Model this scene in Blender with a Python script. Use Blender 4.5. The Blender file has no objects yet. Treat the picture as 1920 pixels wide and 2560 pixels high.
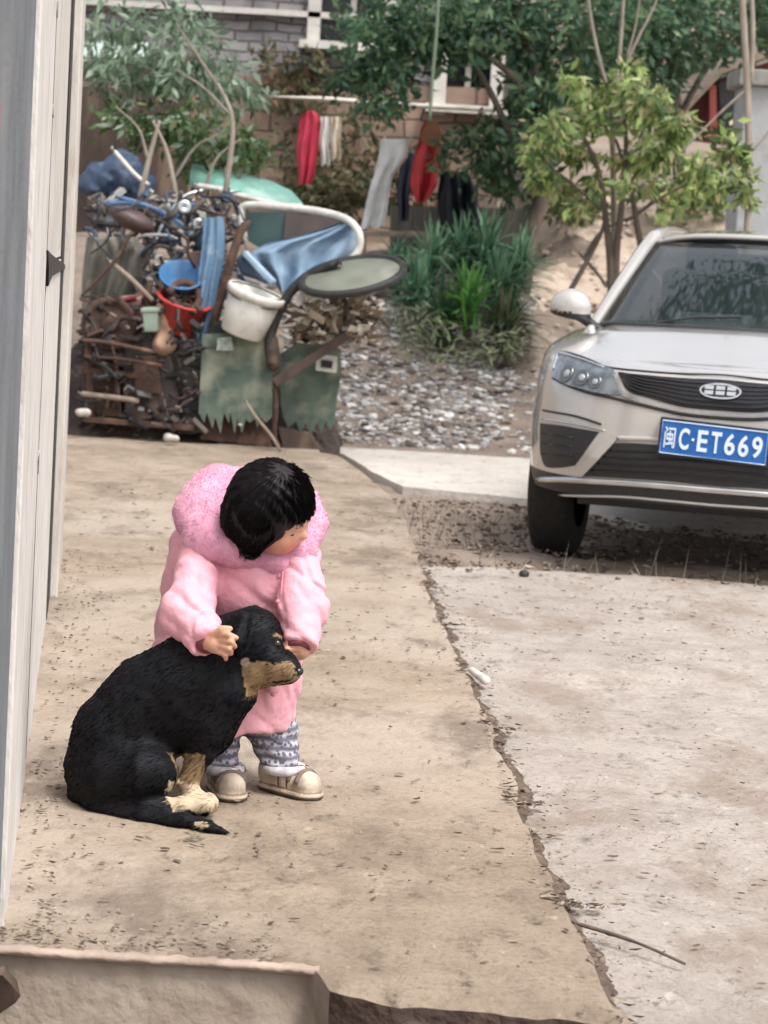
import bpy, math, random
import numpy as np
from mathutils import Vector, Matrix
random.seed(7); rng = np.random.default_rng(11)
sc = bpy.context.scene
col = sc.collection
K = 1920/1659.0; FPX = 6140.0; CH = 1.34
PITCH = math.atan(696/6140); ROLL = math.radians(3.3)
camR = Matrix.Rotation(math.pi/2-PITCH, 3, 'X') @ Matrix.Rotation(ROLL, 3, 'Z')
CAM = Vector((0, 0, CH))

def ray(dx, dy):
    return camR @ Vector(((dx*K-960)/FPX, -(dy*K-1280)/FPX, -1.0))
def P(dx, dy, Y):
    """the place a distance Y ahead seen in direction (dx,dy)"""
    d = ray(dx, dy); return CAM + d*(Y/d.y)
def G(dx, dy, z=0.0):
    d = ray(dx, dy); return CAM + d*((z-CH)/d.z)
def proj(p):
    q = camR.transposed() @ (Vector(p)-CAM)
    return ((960+FPX*q.x/-q.z)/K, (1280-FPX*q.y/-q.z)/K)

# ---------------------------------------------------------------- noise
def _hash(i, j, k, s):
    n = (i*374761393 + j*668265263 + k*1274126177 + s*974634777) & 0xffffffff
    n = ((n ^ (n >> 13))*1274126177) & 0xffffffff
    n = n ^ (n >> 16)
    return (n & 0xffff)/65535.0
def vnoise(p, scale, seed=0):
    p = np.asarray(p, float)*scale + 1000.0
    i = np.floor(p).astype(np.int64); f = p-i; f = f*f*(3-2*f)
    out = 0
    for a in (0, 1):
        for b in (0, 1):
            for c in (0, 1):
                w = (f[:, 0] if a else 1-f[:, 0])*(f[:, 1] if b else 1-f[:, 1])*(f[:, 2] if c else 1-f[:, 2])
                out = out + w*_hash(i[:, 0]+a, i[:, 1]+b, i[:, 2]+c, seed)
    return out*2-1
def fbm(p, scale, seed=0, o=3):
    s = 0; a = 1
    for k in range(o):
        s = s + a*vnoise(p, scale*2**k, seed+k); a *= .5
    return s

# ---------------------------------------------------------------- objects
ORG = {}
def setp(o, label=None, cat=None, group=None, kind=None):
    if label: o['label'] = label
    if cat: o['category'] = cat
    if group: o['group'] = group
    if kind: o['kind'] = kind
    return o
def empty(name, loc, label, cat, group=None):
    o = bpy.data.objects.new(name, None); o.empty_display_size = .1
    col.objects.link(o); o.location = loc; ORG[o] = Vector(loc)
    return setp(o, label, cat, group)
class M:
    """vertex/face collector"""
    def __init__(s): s.v = []; s.f = []; s.c = []; s.m = []; s.usec = False
    def add(s, v, f, c=None, mi=0):
        b = len(s.v); s.v += [tuple(x) for x in v]; s.f += [tuple(i+b for i in q) for q in f]
        s.m += [mi]*len(f)
        if c is None: s.c += [(1, 1, 1)]*len(v)
        elif isinstance(c[0], (int, float)): s.c += [tuple(c)]*len(v); s.usec = True
        else: s.c += [tuple(x) for x in c]; s.usec = True
        return s
def mk(name, m, mats, parent=None, smooth=False, bevel=0, auto=None, **tags):
    if not isinstance(m, M): mm = M(); mm.add(*m); m = mm
    v = np.array(m.v, float)
    if parent is not None: org = ORG[parent]
    else:
        lo, hi = v.min(0), v.max(0); org = Vector(((lo[0]+hi[0])/2, (lo[1]+hi[1])/2, lo[2]))
    me = bpy.data.meshes.new(name)
    me.from_pydata((v-np.array(org)).tolist(), [], m.f)
    if not isinstance(mats, (list, tuple)): mats = [mats]
    for a in mats: me.materials.append(a)
    if len(mats) > 1: me.polygons.foreach_set('material_index', np.array(m.m, dtype=np.int32))
    if m.usec:
        at = me.color_attributes.new('Col', 'FLOAT_COLOR', 'POINT')
        cc = np.ones((len(v), 4), np.float32); cc[:, :3] = np.array(m.c)
        at.data.foreach_set('color', cc.ravel())
    if smooth: me.polygons.foreach_set('use_smooth', np.ones(len(me.polygons), bool))
    me.update()
    o = bpy.data.objects.new(name, me); col.objects.link(o)
    if parent is not None:
        o.parent = parent; ORG[o] = ORG[parent]
    else: o.location = org; ORG[o] = org
    if bevel:
        b = o.modifiers.new('bevel', 'BEVEL'); b.width = bevel; b.segments = 2; b.limit_method = 'ANGLE'
    return setp(o, **tags)

# ---------------------------------------------------------------- primitives
def frame(d):
    d = Vector(d).normalized()
    a = Vector((0, 0, 1)) if abs(d.z) < .9 else Vector((1, 0, 0))
    x = d.cross(a).normalized(); y = x.cross(d).normalized()
    return x, y, d
def tube(pts, rad, seg=8, m=None, c=None, mi=0, cap=True, closed=False):
    pts = [Vector(p) for p in pts]; n = len(pts)
    if not isinstance(rad, (list, tuple)): rad = [rad]*n
    v = []; f = []
    px = None
    for i, p in enumerate(pts):
        if closed: d = pts[(i+1) % n]-pts[i-1]
        else: d = pts[min(i+1, n-1)]-pts[max(i-1, 0)]
        x, y, d = frame(d)
        if px is not None:
            x = (px-d*px.dot(d)).normalized(); y = d.cross(x)
        px = x
        for k in range(seg):
            a = 2*math.pi*k/seg
            v.append(p+(x*math.cos(a)+y*math.sin(a))*rad[i])
    L = n if closed else n-1
    for i in range(L):
        j = (i+1) % n
        for k in range(seg):
            k2 = (k+1) % seg
            f.append((i*seg+k, i*seg+k2, j*seg+k2, j*seg+k))
    if cap and not closed:
        f.append(tuple(range(seg))[::-1]); f.append(tuple((n-1)*seg+k for k in range(seg)))
    m = m or M(); return m.add(v, f, c, mi)
def curve(pts, n=24):
    """catmull-rom through points"""
    pts = [Vector(p) for p in pts]
    if len(pts) < 3: return [pts[0].lerp(pts[-1], i/(n-1)) for i in range(n)]
    q = [pts[0]*2-pts[1]]+pts+[pts[-1]*2-pts[-2]]
    out = []
    for i in range(n):
        t = i/(n-1)*(len(pts)-1); k = min(int(t), len(pts)-2); t -= k
        a, b, c, d = q[k:k+4]
        out.append(.5*((2*b)+(c-a)*t+(2*a-5*b+4*c-d)*t*t+(3*b-a-3*c+d)*t**3))
    return out
def box(cx, sx, R=None, m=None, c=None, mi=0):
    m = m or M(); v = []
    for a in (-1, 1):
        for b in (-1, 1):
            for d in (-1, 1):
                q = Vector((a*sx[0]/2, b*sx[1]/2, d*sx[2]/2))
                if R is not None: q = R @ q
                v.append(Vector(cx)+q)
    f = [(0, 1, 3, 2), (4, 6, 7, 5), (0, 4, 5, 1), (2, 3, 7, 6), (0, 2, 6, 4), (1, 5, 7, 3)]
    return m.add(v, f, c, mi)
def beam(a, b, w, t, m=None, c=None, up=(0, 0, 1), mi=0):
    a = Vector(a); b = Vector(b); d = (b-a); L = d.length; d.normalize()
    u = Vector(up); x = d.cross(u).normalized(); y = x.cross(d)
    R = Matrix((x, y, d)).transposed()
    return box((a+b)/2, (w, t, L), R, m, c, mi)
def lathe(prof, seg, R, o, m=None, c=None, mi=0, sx=1, sy=1):
    m = m or M(); v = []; f = []
    for r, z in prof:
        for k in range(seg):
            a = 2*math.pi*k/seg
            v.append(Vector(o)+R @ Vector((r*math.cos(a)*sx, r*math.sin(a)*sy, z)))
    n = len(prof)
    for i in range(n-1):
        for k in range(seg):
            k2 = (k+1) % seg
            f.append((i*seg+k, i*seg+k2, (i+1)*seg+k2, (i+1)*seg+k))
    return m.add(v, f, c, mi)
def ellipsoid(o, r, R=None, m=None, c=None, mi=0, seg=16, rings=10):
    R = R or Matrix.Identity(3); v = []; f = []
    for i in range(rings+1):
        t = math.pi*i/rings
        for k in range(seg):
            a = 2*math.pi*k/seg
            v.append(Vector(o)+R @ Vector((r[0]*math.sin(t)*math.cos(a), r[1]*math.sin(t)*math.sin(a), r[2]*math.cos(t))))
    for i in range(rings):
        for k in range(seg):
            k2 = (k+1) % seg
            f.append((i*seg+k, (i+1)*seg+k, (i+1)*seg+k2, i*seg+k2))
    m = m or M(); return m.add(v, f, c, mi)
def dense(poly, step):
    out = []
    n = len(poly)
    for i in range(n):
        a = Vector(poly[i]); b = Vector(poly[(i+1) % n]); k = max(1, int((b-a).length/step))
        for j in range(k): out.append(a.lerp(b, j/k))
    return out
def slab(poly, off, m=None, c=None, mi=0):
    """prism: polygon of 3D points and the same polygon moved by off"""
    m = m or M(); n = len(poly); o = Vector(off)
    v = [Vector(p) for p in poly]+[Vector(p)+o for p in poly]
    f = [tuple(range(n)), tuple(range(2*n-1, n-1, -1))]+[(i, i+n, (i+1) % n+n, (i+1) % n) for i in range(n)]
    return m.add(v, f, c, mi)
def pslab(pix, Y, th, m=None, c=None, mi=0, rough=0, lean=0):
    pts = dense([(x, y, 0) for x, y in pix], 14) if rough else [Vector((x, y, 0)) for x, y in pix]
    out = []
    cy = sum(p.y for p in pts)/len(pts)
    for p in pts:
        dx = random.uniform(-rough, rough); dy = random.uniform(-rough, rough)
        out.append(P(p.x+dx, p.y+dy, Y+lean*(cy-p.y)/400))
    return slab(out, (0, th, 0), m, c, mi)
def cloth(rows, Y, amp=.03, fr=4, th=.006, nu=26, nv=30, c=None, seed=0, sag=0):
    """hanging fabric: rows of (y, xleft, xright) in view, gets folds and thickness"""
    rows = sorted(rows); ys = [r[0] for r in rows]
    fr_, bk = [], []
    for j in range(nv):
        y = ys[0]+(ys[-1]-ys[0])*j/(nv-1)
        xl = np.interp(y, ys, [r[1] for r in rows]); xr = np.interp(y, ys, [r[2] for r in rows])
        for i in range(nu):
            u = i/(nu-1); v = j/(nv-1)
            d = amp*math.sin(u*fr*math.pi*2+seed+v*1.5)*(.4+.6*v)+amp*.6*math.sin(u*fr*3.1+v*5+seed*2)
            e = 3*math.sin(u*fr*6+seed) if j == nv-1 else 0
            p = P(xl+(xr-xl)*u+1.5*math.sin(v*9+seed), y+e, Y); p.y += d
            fr_.append(p); bk.append(p+Vector((0, th, 0)))
    n = nu*nv; f = []
    for j in range(nv-1):
        for i in range(nu-1):
            a = j*nu+i; f.append((a, a+nu, a+nu+1, a+1)); f.append((a+n, a+1+n, a+nu+1+n, a+nu+n))
    ed = [i for i in range(nu)]+[j*nu+nu-1 for j in range(1, nv)]+[(nv-1)*nu+i for i in range(nu-2, -1, -1)]+[j*nu for j in range(nv-2, 0, -1)]
    for i in range(len(ed)):
        a, b = ed[i], ed[(i+1) % len(ed)]; f.append((a, b, b+n, a+n))
    m = M(); return m.add(fr_+bk, f, c)

# ---------------------------------------------------------------- signed distance modelling
def sm(a, b, k):
    h = np.clip(.5+.5*(b-a)/k, 0, 1); return b*(1-h)+a*h-k*h*(1-h)
def smax(a, b, k): return -sm(-a, -b, k)
def cap(p, a, b, r1, r2):
    a = np.array(a, float); b = np.array(b, float); d = b-a; L = d @ d
    t = np.clip(((p-a) @ d)/L, 0, 1)
    return np.linalg.norm(p-a-t[:, None]*d, axis=1)-(r1+(r2-r1)*t)
def ell(p, o, r, R=None):
    q = p-np.array(o, float)
    if R is not None: q = q @ np.array(R, float)      # columns of R are the local axes
    r = np.array(r, float); k0 = np.linalg.norm(q/r, axis=1); k1 = np.linalg.norm(q/(r*r), axis=1)
    return k0*(k0-1)/np.maximum(k1, 1e-9)
def chain(p, pts, k=.02):
    d = None
    for (a, r1), (b, r2) in zip(pts[:-1], pts[1:]):
        e = cap(p, a, b, r1, r2); d = e if d is None else sm(d, e, k)
    return d
def surf(fn, lo, hi, h):
    lo = np.array(lo, float); n = np.ceil((np.array(hi)-lo)/h).astype(int); n = (n//4+1)*4
    C = 4
    ax = [lo[i]+(np.arange(n[i]//C)+.5)*h*C-.5*h for i in range(3)]
    g = np.stack(np.meshgrid(*ax, indexing='ij'), -1).reshape(-1, 3)
    dc = fn(g).reshape([n[i]//C for i in range(3)])
    big = np.repeat(np.repeat(np.repeat(dc, C, 0), C, 1), C, 2)
    D = big.copy(); mask = np.abs(big) < h*C*2.2
    idx = np.argwhere(mask); pts = lo+idx*h
    D[mask] = fn(pts)
    s = D < 0
    c = [(a, b, d) for a in (0, 1) for b in (0, 1) for d in (0, 1)]
    sub = lambda A, o: A[o[0]:n[0]-1+o[0], o[1]:n[1]-1+o[1], o[2]:n[2]-1+o[2]]
    cnt = sum(sub(s, o).astype(int) for o in c)
    cm = (cnt > 0) & (cnt < 8)
    ci = np.argwhere(cm); ids = -np.ones(cm.shape, int); ids[cm] = np.arange(len(ci))
    acc = np.zeros((len(ci), 3)); num = np.zeros(len(ci))
    for a in c:
        for ax_ in range(3):
            if a[ax_]: continue
            b = list(a); b[ax_] = 1
            da = D[ci[:, 0]+a[0], ci[:, 1]+a[1], ci[:, 2]+a[2]]; db = D[ci[:, 0]+b[0], ci[:, 1]+b[1], ci[:, 2]+b[2]]
            x = (da < 0) != (db < 0)
            t = np.where(x, da/np.where(x, da-db, 1), 0)
            pa = np.array(a, float)[None]+t[:, None]*(np.array(b)-np.array(a))
            acc[x] += pa[x]; num[x] += 1
    v = lo+(ci+acc/num[:, None])*h
    faces = []
    for ax_ in range(3):
        o = [0, 0, 0]; o[ax_] = 1
        A = s[:n[0]-o[0], :n[1]-o[1], :n[2]-o[2]]; B = s[o[0]:, o[1]:, o[2]:]
        e = np.argwhere(A != B); u, w = (ax_+1) % 3, (ax_+2) % 3
        e = e[(e[:, u] > 0) & (e[:, w] > 0) & (e[:, u] < n[u]-1) & (e[:, w] < n[w]-1)]
        def cid(du, dw):
            q = e.copy(); q[:, u] -= du; q[:, w] -= dw; return ids[q[:, 0], q[:, 1], q[:, 2]]
        q = np.stack([cid(1, 1), cid(0, 1), cid(0, 0), cid(1, 0)], 1)
        fl = A[e[:, 0], e[:, 1], e[:, 2]]
        q[~fl] = q[~fl][:, ::-1]
        faces.append(q)
    F = np.concatenate(faces); F = F[(F >= 0).all(1)]
    for _ in range(2):      # light relaxation
        nb = np.zeros_like(v); k = np.zeros(len(v))
        for a, b in ((0, 1), (1, 2), (2, 3), (3, 0)):
            np.add.at(nb, F[:, a], v[F[:, b]]); np.add.at(k, F[:, a], 1)
            np.add.at(nb, F[:, b], v[F[:, a]]); np.add.at(k, F[:, b], 1)
        v = v*.5+.5*nb/np.maximum(k, 1)[:, None]
    return v, F
def normals(v, F):
    n = np.zeros_like(v); fn = np.cross(v[F[:, 2]]-v[F[:, 0]], v[F[:, 3]]-v[F[:, 1]])
    for k in range(4): np.add.at(n, F[:, k], fn)
    return n/np.maximum(np.linalg.norm(n, axis=1), 1e-12)[:, None]
def fur(m, v, F, N, n, length, width, colf, flow=None, lie=.6, jit=.35, sel=None, var=.25):
    """short hair blades rooted on a surface"""
    fi = F if sel is None else F[sel]
    ar = np.linalg.norm(np.cross(v[fi[:, 2]]-v[fi[:, 0]], v[fi[:, 3]]-v[fi[:, 1]]), axis=1)
    pick = rng.choice(len(fi), n, p=ar/ar.sum()); q = fi[pick]
    a, b = rng.random((n, 1)), rng.random((n, 1))
    p = v[q[:, 0]]*(1-a)*(1-b)+v[q[:, 1]]*a*(1-b)+v[q[:, 2]]*a*b+v[q[:, 3]]*(1-a)*b
    nn = N[q[:, 0]]
    fl = flow(p) if flow is not None else rng.normal(size=(n, 3))
    fl = fl-nn*(fl*nn).sum(1)[:, None]; fl /= np.maximum(np.linalg.norm(fl, axis=1), 1e-9)[:, None]
    d = nn*(1-lie)+fl*lie+rng.normal(size=(n, 3))*jit*.5
    d /= np.linalg.norm(d, axis=1)[:, None]
    s = np.cross(d, nn+rng.normal(size=(n, 3))*.3); s /= np.maximum(np.linalg.norm(s, axis=1), 1e-9)[:, None]
    L = length*(.6+.8*rng.random((n, 1)))
    vv = np.stack([p-s*width/2-nn*.001, p+s*width/2-nn*.001, p+d*L*.6+s*width*.3, p+d*L+nn*(-.15*L)], 1).reshape(-1, 3)
    cc = np.repeat(colf(p)*(1-var+2*var*rng.random((n, 1))), 4, 0)
    f = np.arange(n)[:, None]*4+np.array([[0, 1, 2, 3]])
    m.add(vv.tolist(), f.tolist(), cc.tolist())

# ---------------------------------------------------------------- materials
def nodes(name):
    a = bpy.data.materials.new(name); a.use_nodes = True; nt = a.node_tree
    return a, nt, nt.nodes['Principled BSDF'], nt.nodes.new, nt.links.new
def mat(name, c1, c2=None, sc_=20, rough=.6, bump=.0, bs=None, metal=0, spec=.5, coat=0, stretch=(1, 1, 1), det=6,
        c3=None, s3=3, lo=.35, hi=.65, attr=False, trans=0, sheen=0, lo3=.55, hi3=.7):
    a, nt, bs_, N, Lk = nodes(name)
    tc = N('ShaderNodeTexCoord'); mp = N('ShaderNodeMapping'); mp.inputs['Scale'].default_value = stretch
    Lk(tc.outputs['Object'], mp.inputs[0])
    def noise_(s, d=det):
        n = N('ShaderNodeTexNoise'); n.inputs['Scale'].default_value = s; n.inputs['Detail'].default_value = d
        Lk(mp.outputs[0], n.inputs['Vector']); return n
    n1 = noise_(sc_)
    def ramp(n, l, h):
        r = N('ShaderNodeMapRange'); r.inputs[1].default_value = l; r.inputs[2].default_value = h
        Lk(n.outputs[0], r.inputs[0]); return r
    def mix(f, x, y, mode='MIX'):
        q = N('ShaderNodeMix'); q.data_type = 'RGBA'; q.blend_type = mode
        Lk(f.outputs[0], q.inputs[0]) if f is not None else None
        if f is None: q.inputs[0].default_value = 1
        for s, i in ((x, 6), (y, 7)):
            if isinstance(s, tuple): q.inputs[i].default_value = (*s, 1)
            else: Lk(s, q.inputs[i])
        return q.outputs[2]
    out = mix(ramp(n1, lo, hi), tuple(c1), tuple(c2 or c1))
    if c3: out = mix(ramp(noise_(s3), lo3, hi3), out, tuple(c3))
    if attr:
        at = N('ShaderNodeAttribute'); at.attribute_name = 'Col'
        out = mix(None, out, at.outputs[0], 'MULTIPLY')
    Lk(out, bs_.inputs['Base Color'])
    bs_.inputs['Roughness'].default_value = rough; bs_.inputs['Metallic'].default_value = metal
    bs_.inputs['Specular IOR Level'].default_value = spec; bs_.inputs['Coat Weight'].default_value = coat
    bs_.inputs['Coat Roughness'].default_value = .05
    if sheen: bs_.inputs['Sheen Weight'].default_value = sheen
    if bump:
        b = N('ShaderNodeBump'); b.inputs['Strength'].default_value = 1; b.inputs['Distance'].default_value = bump
        Lk(noise_(bs or sc_*2).outputs[0], b.inputs['Height']); Lk(b.outputs[0], bs_.inputs['Normal'])
    if trans:
        t = N('ShaderNodeBsdfTranslucent'); Lk(out, t.inputs[0]); x = N('ShaderNodeMixShader'); x.inputs[0].default_value = trans
        Lk(bs_.outputs[0], x.inputs[1]); Lk(t.outputs[0], x.inputs[2]); Lk(x.outputs[0], nt.nodes['Material Output'].inputs[0])
    return a
# ================================================================ camera and light
cam = bpy.data.cameras.new('camera'); co = bpy.data.objects.new('camera', cam); col.objects.link(co)
co.matrix_world = Matrix.Translation(CAM) @ camR.to_4x4()
cam.sensor_fit = 'VERTICAL'; cam.sensor_height = 36; cam.lens = FPX/2560*36; cam.clip_end = 2000; cam.clip_start = .05
cam.dof.use_dof = True; cam.dof.focus_distance = 5.9; cam.dof.aperture_fstop = 8
sc.camera = co
w = bpy.data.worlds.new('World'); sc.world = w; w.use_nodes = True
sk = w.node_tree.nodes.new('ShaderNodeTexSky'); sk.sky_type = 'NISHITA'; sk.sun_disc = False
SE, SR = math.radians(58), math.radians(140)
sk.sun_elevation = SE; sk.sun_rotation = SR; sk.air_density = 1.2; sk.dust_density = 5; sk.ozone_density = 1
hs = w.node_tree.nodes.new('ShaderNodeHueSaturation'); hs.inputs['Saturation'].default_value = .35
w.node_tree.links.new(sk.outputs[0], hs.inputs['Color']); w.node_tree.links.new(hs.outputs[0], w.node_tree.nodes['Background'].inputs[0])
w.node_tree.nodes['Background'].inputs[1].default_value = .15
sl = bpy.data.lights.new('sun', 'SUN'); sl.energy = 1.4; sl.angle = math.radians(18); sl.color = (1, .965, .925)
so = bpy.data.objects.new('sun', sl); col.objects.link(so)
sd = Vector((math.sin(SR)*math.cos(SE), math.cos(SR)*math.cos(SE), math.sin(SE)))
so.rotation_euler = sd.to_track_quat('Z', 'Y').to_euler(); so.location = (0, 0, 20)
sc.view_settings.view_transform = 'Standard'; sc.view_settings.look = 'None'; sc.view_settings.exposure = .80
sc.cycles.max_bounces = 6; sc.cycles.transparent_max_bounces = 6

# ================================================================ ground
def Tz(x, y):
    x = np.asarray(x, float); y = np.asarray(y, float)
    z = np.interp(y, [-500, 15.2, 16.5, 18, 19.4, 20.2, 24, 30, 45, 60, 900], [-.06, -.06, .12, .42, 1.05, 1.15, 1.2, 3.2, 9, 11, 14])
    zr = np.interp(y, [-500, 15.8, 18, 19, 20.5, 22, 26, 45, 60, 900], [-.06, -.06, .3, .75, 1.6, 1.75, 2.4, 9, 11, 14])
    t = np.clip((x-.95)/.5, 0, 1); t = t*t*(3-2*t)
    return z*(1-t)+zr*t
EB = [(690, 978), (730, 985), (765, 1005), (800, 1032), (840, 1066), (880, 1125), (905, 1190), (918, 1240), (940, 1310), (985, 1400), (1040, 1520),
      (1090, 1650), (1130, 1750), (1180, 1870), (1240, 1980), (1290, 2080), (1340, 2180), (1362, 2230)]
EBw = [G(*p) for p in EB]
EBw = sorted([(p.y, p.x) for p in EBw])
YS = [p[0] for p in EBw]; XS = [p[1] for p in EBw]
def XR(y): return np.interp(y, YS, XS)
FR = [(-260, 2022), (20, 2048), (350, 2070), (686, 2090), (690, 2112), (720, 2128), (800, 2142), (900, 2152), (1000, 2166), (1150, 2178), (1300, 2196), (1362, 2230)]
FRw = sorted([(G(*p).x, G(*p).y) for p in FR])
YF = lambda x: np.interp(x, [p[0] for p in FRw], [p[1] for p in FRw])
YB = G(400, 950).y

def grid(xs, ys, zf):
    X, Y = np.meshgrid(xs, ys); x = X.ravel(); y = Y.ravel(); z = zf(x, y); nx = len(xs)
    v = np.stack([x, y, z], 1); i, j = np.meshgrid(np.arange(nx-1), np.arange(len(ys)-1)); a = (j*nx+i).ravel()
    return v, np.stack([a, a+1, a+nx+1, a+nx], 1)
def zg(x, y):
    p = np.stack([x, y, 0*x], 1)
    z = Tz(x, y)+.012*fbm(p, 2.5, 3)*(y > 8)+.1*fbm(p, .5, 5)*np.clip((y-17)/5, 0, 1)+.03*fbm(p, 3, 8)*np.clip((y-15.5)/2, 0, 1)
    pit = np.clip((XR(np.maximum(y, YS[0]))+.03-x)/.04, 0, 1)*np.clip((YF(x)+.25-y)/.05, 0, 1)
    return z-.35*pit
xs = np.concatenate([[-600, -250, -100, -40, -20, -12, -8], np.arange(-5, 5.01, .06), [6, 8, 12, 20, 40, 100, 250, 600]])
ys = np.concatenate([[-500, -200, -80, -30, -10, -3, 0, 2], np.arange(3, 6, .06), np.arange(6, 24, .08), np.arange(24, 46, .8), [60, 90, 150, 300, 700]])
v, F = grid(xs, ys, zg)
soil = mat('soil', (.26, .205, .165), (.165, .125, .10), 6, .95, bump=.02, bs=30, c3=(.30, .24, .19), s3=1.3, lo3=.45, hi3=.7)
mk('ground', M().add(v.tolist(), F.tolist()), soil, smooth=True, kind='structure')

def concrete(name, a, b, c, d=None, mud=None):
    """worn concrete: broad stains, fine grain, dark streaky dirt and pits"""
    m_, nt, bs_, N, Lk = nodes(name)
    tc = N('ShaderNodeTexCoord')
    def nz(s, det=5, st=(1, 1, 1), rough=.55):
        mp = N('ShaderNodeMapping'); mp.inputs['Scale'].default_value = st; Lk(tc.outputs['Object'], mp.inputs[0])
        n = N('ShaderNodeTexNoise'); n.inputs['Scale'].default_value = s; n.inputs['Detail'].default_value = det
        n.inputs['Roughness'].default_value = rough
        Lk(mp.outputs[0], n.inputs['Vector']); return n.outputs[0]
    def rg(x, l, h, o=1.):
        r = N('ShaderNodeMapRange'); r.inputs[1].default_value = l; r.inputs[2].default_value = h; r.inputs[4].default_value = o
        Lk(x, r.inputs[0]); return r.outputs[0]
    def mx(f, x, y):
        q = N('ShaderNodeMix'); q.data_type = 'RGBA'; Lk(f, q.inputs[0])
        for s, i in ((x, 6), (y, 7)):
            if isinstance(s, tuple): q.inputs[i].default_value = (*s, 1)
            else: Lk(s, q.inputs[i])
        return q.outputs[2]
    o = mx(rg(nz(1.1, 6), .35, .65), a, b)
    o = mx(rg(nz(7, 8), .42, .68, .55), o, c)
    o = mx(rg(nz(60, 4), .5, .75, .5), o, tuple(x*.62 for x in c))
    o = mx(rg(nz(11, 8, (1, .6, 1), .72), .56, .67, .6), o, tuple(x*.5 for x in c))
    o = mx(rg(nz(22, 6, (1, .6, 1), .65), .62, .70, .75), o, (.075, .055, .042))
    o = mx(rg(nz(26, 4, (1, .6, 1)), .66, .72, .5), o, tuple(min(1, x*1.35) for x in a))
    if d: o = mx(rg(nz(.8, 5), .5, .62, .6), o, d)
    if mud: o = mx(rg(nz(2.6, 9, (1, .55, 1), .72), .51, .63, .8), o, mud)
    Lk(o, bs_.inputs['Base Color']); bs_.inputs['Roughness'].default_value = .92; bs_.inputs['Specular IOR Level'].default_value = .25
    bp = N('ShaderNodeBump'); bp.inputs['Distance'].default_value = .012; Lk(nz(30, 8, (1, .8, 1), .65), bp.inputs['Height']); Lk(bp.outputs[0], bs_.inputs['Normal'])
    return m_
roadm = concrete('road_concrete', (.43, .38, .34), (.36, .315, .28), (.26, .22, .19), None, (.25, .20, .16))
terrm = concrete('terrace_concrete', (.375, .305, .235), (.30, .24, .18), (.195, .15, .11), (.43, .365, .305), (.17, .13, .10))
pathm = concrete('path_concrete', (.62, .58, .53), (.56, .51, .46), (.46, .41, .36))
facem = mat('step_concrete', (.41, .34, .28), (.31, .25, .20), 11, .92, bump=.008, bs=30, c3=(.21, .16, .13), s3=4.5)
edgem = mat('broken_soil_edge', (.10, .065, .05), (.055, .036, .03), 14, .95, bump=.02, bs=25, c3=(.18, .13, .1), s3=9)

# road sheet: follows the terrace edge on its left
yr = np.linspace(2.2, G(1000, 1208).y, 170); u = np.concatenate([np.linspace(0, .4, 120), np.linspace(.42, 1, 20)])
V = []
for i, y in enumerate(yr):
    x0 = float(XR(max(y, YS[0])))-.035
    V.append([(x0+(9-x0)*t, y + (.06*math.sin(x0*3+t*20)+.10*math.sin(t*55) if i == len(yr)-1 else 0), 0) for t in u])
v = np.array(V).reshape(-1, 3); nu = len(u)
v[:, 2] = -.028+.007*fbm(v, 1.6, 21)+.003*fbm(v, 12, 22)
v[-nu:, 2] = -.075
I, J = np.meshgrid(np.arange(nu-1), np.arange(len(yr)-1)); a = (J*nu+I).ravel()
mk('road', M().add(v.tolist(), np.stack([a, a+1, a+nu+1, a+nu], 1).tolist()), roadm, smooth=True, kind='structure')

# raised terrace slab
nv, nu = 230, 170; V = np.zeros((nv, nu, 3)); XL = -3.2
for i in range(nv):
    for j in range(nu):
        t = j/(nu-1)
        y = 5+(i/(nv-1))*9; x = 0
        for _ in range(3):
            x = XL+(float(XR(y))-XL)*(1-(1-t)**1.25)
            y0 = float(YF(x)); y = y0+(YB+.12*math.sin(x*2.2)-y0)*(i/(nv-1))**1.2
        V[i, j] = (x, y, 0)
v = V.reshape(-1, 3)
v[:, 2] = .004*fbm(v, 1.3, 31)+.0035*fbm(v, 9, 32)
V = v.reshape(nv, nu, 3)
wob = fbm(V[:, -1].copy(), 6, 33)*.022; V[:, -1, 0] += wob; V[:, -2, 0] += wob*.6
V[:, -1, 2] -= .022; V[:, -2, 2] -= .006; V[-1, :, 2] -= .03
br = V[0, :, 0] > G(690, 2120).x
V[0, br, 1] += fbm(V[0, br].copy(), 7, 34)*.045; V[0, br, 2] -= .012
v = V.reshape(-1, 3); I, J = np.meshgrid(np.arange(nu-1), np.arange(nv-1)); a = (J*nu+I).ravel()
tm = M().add(v.tolist(), np.stack([a, a+1, a+nu+1, a+nu], 1).tolist())
def skirt(line, depth, mi, out, jag=0):
    n = len(line); R = []; L = 7
    for k in range(L):
        t = k/(L-1)
        for p in line:
            q = Vector(p)+Vector(out)*(jag*(math.sin(p[0]*23+k*1.7)+math.sin(p[0]*51-k*2.3)*.7+math.sin(p[0]*11+k))*t*(1-t*.3)); q.z = p[2]-depth*t; R.append(q)
    f = [(k*n+i, k*n+i+1, (k+1)*n+i+1, (k+1)*n+i) for k in range(L-1) for i in range(n-1)]
    f = [q[::-1] for q in f]
    tm.add(R, f, None, mi)
fr = V[0]; cut = int(np.argmax(br))
skirt([tuple(p) for p in fr[:cut+1]], .45, 1, (0, -.0, 0))
skirt([tuple(p) for p in fr[cut:]], .45, 2, (0, .02, 0), 1)
skirt([tuple(p) for p in V[:, -1]], .1, 0, (0, 0, 0)); skirt([tuple(p) for p in V[-1][::-1]], .2, 0, (0, 0, 0))
mk('terrace', tm, [terrm, facem, edgem], smooth=True, kind='structure')

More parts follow.
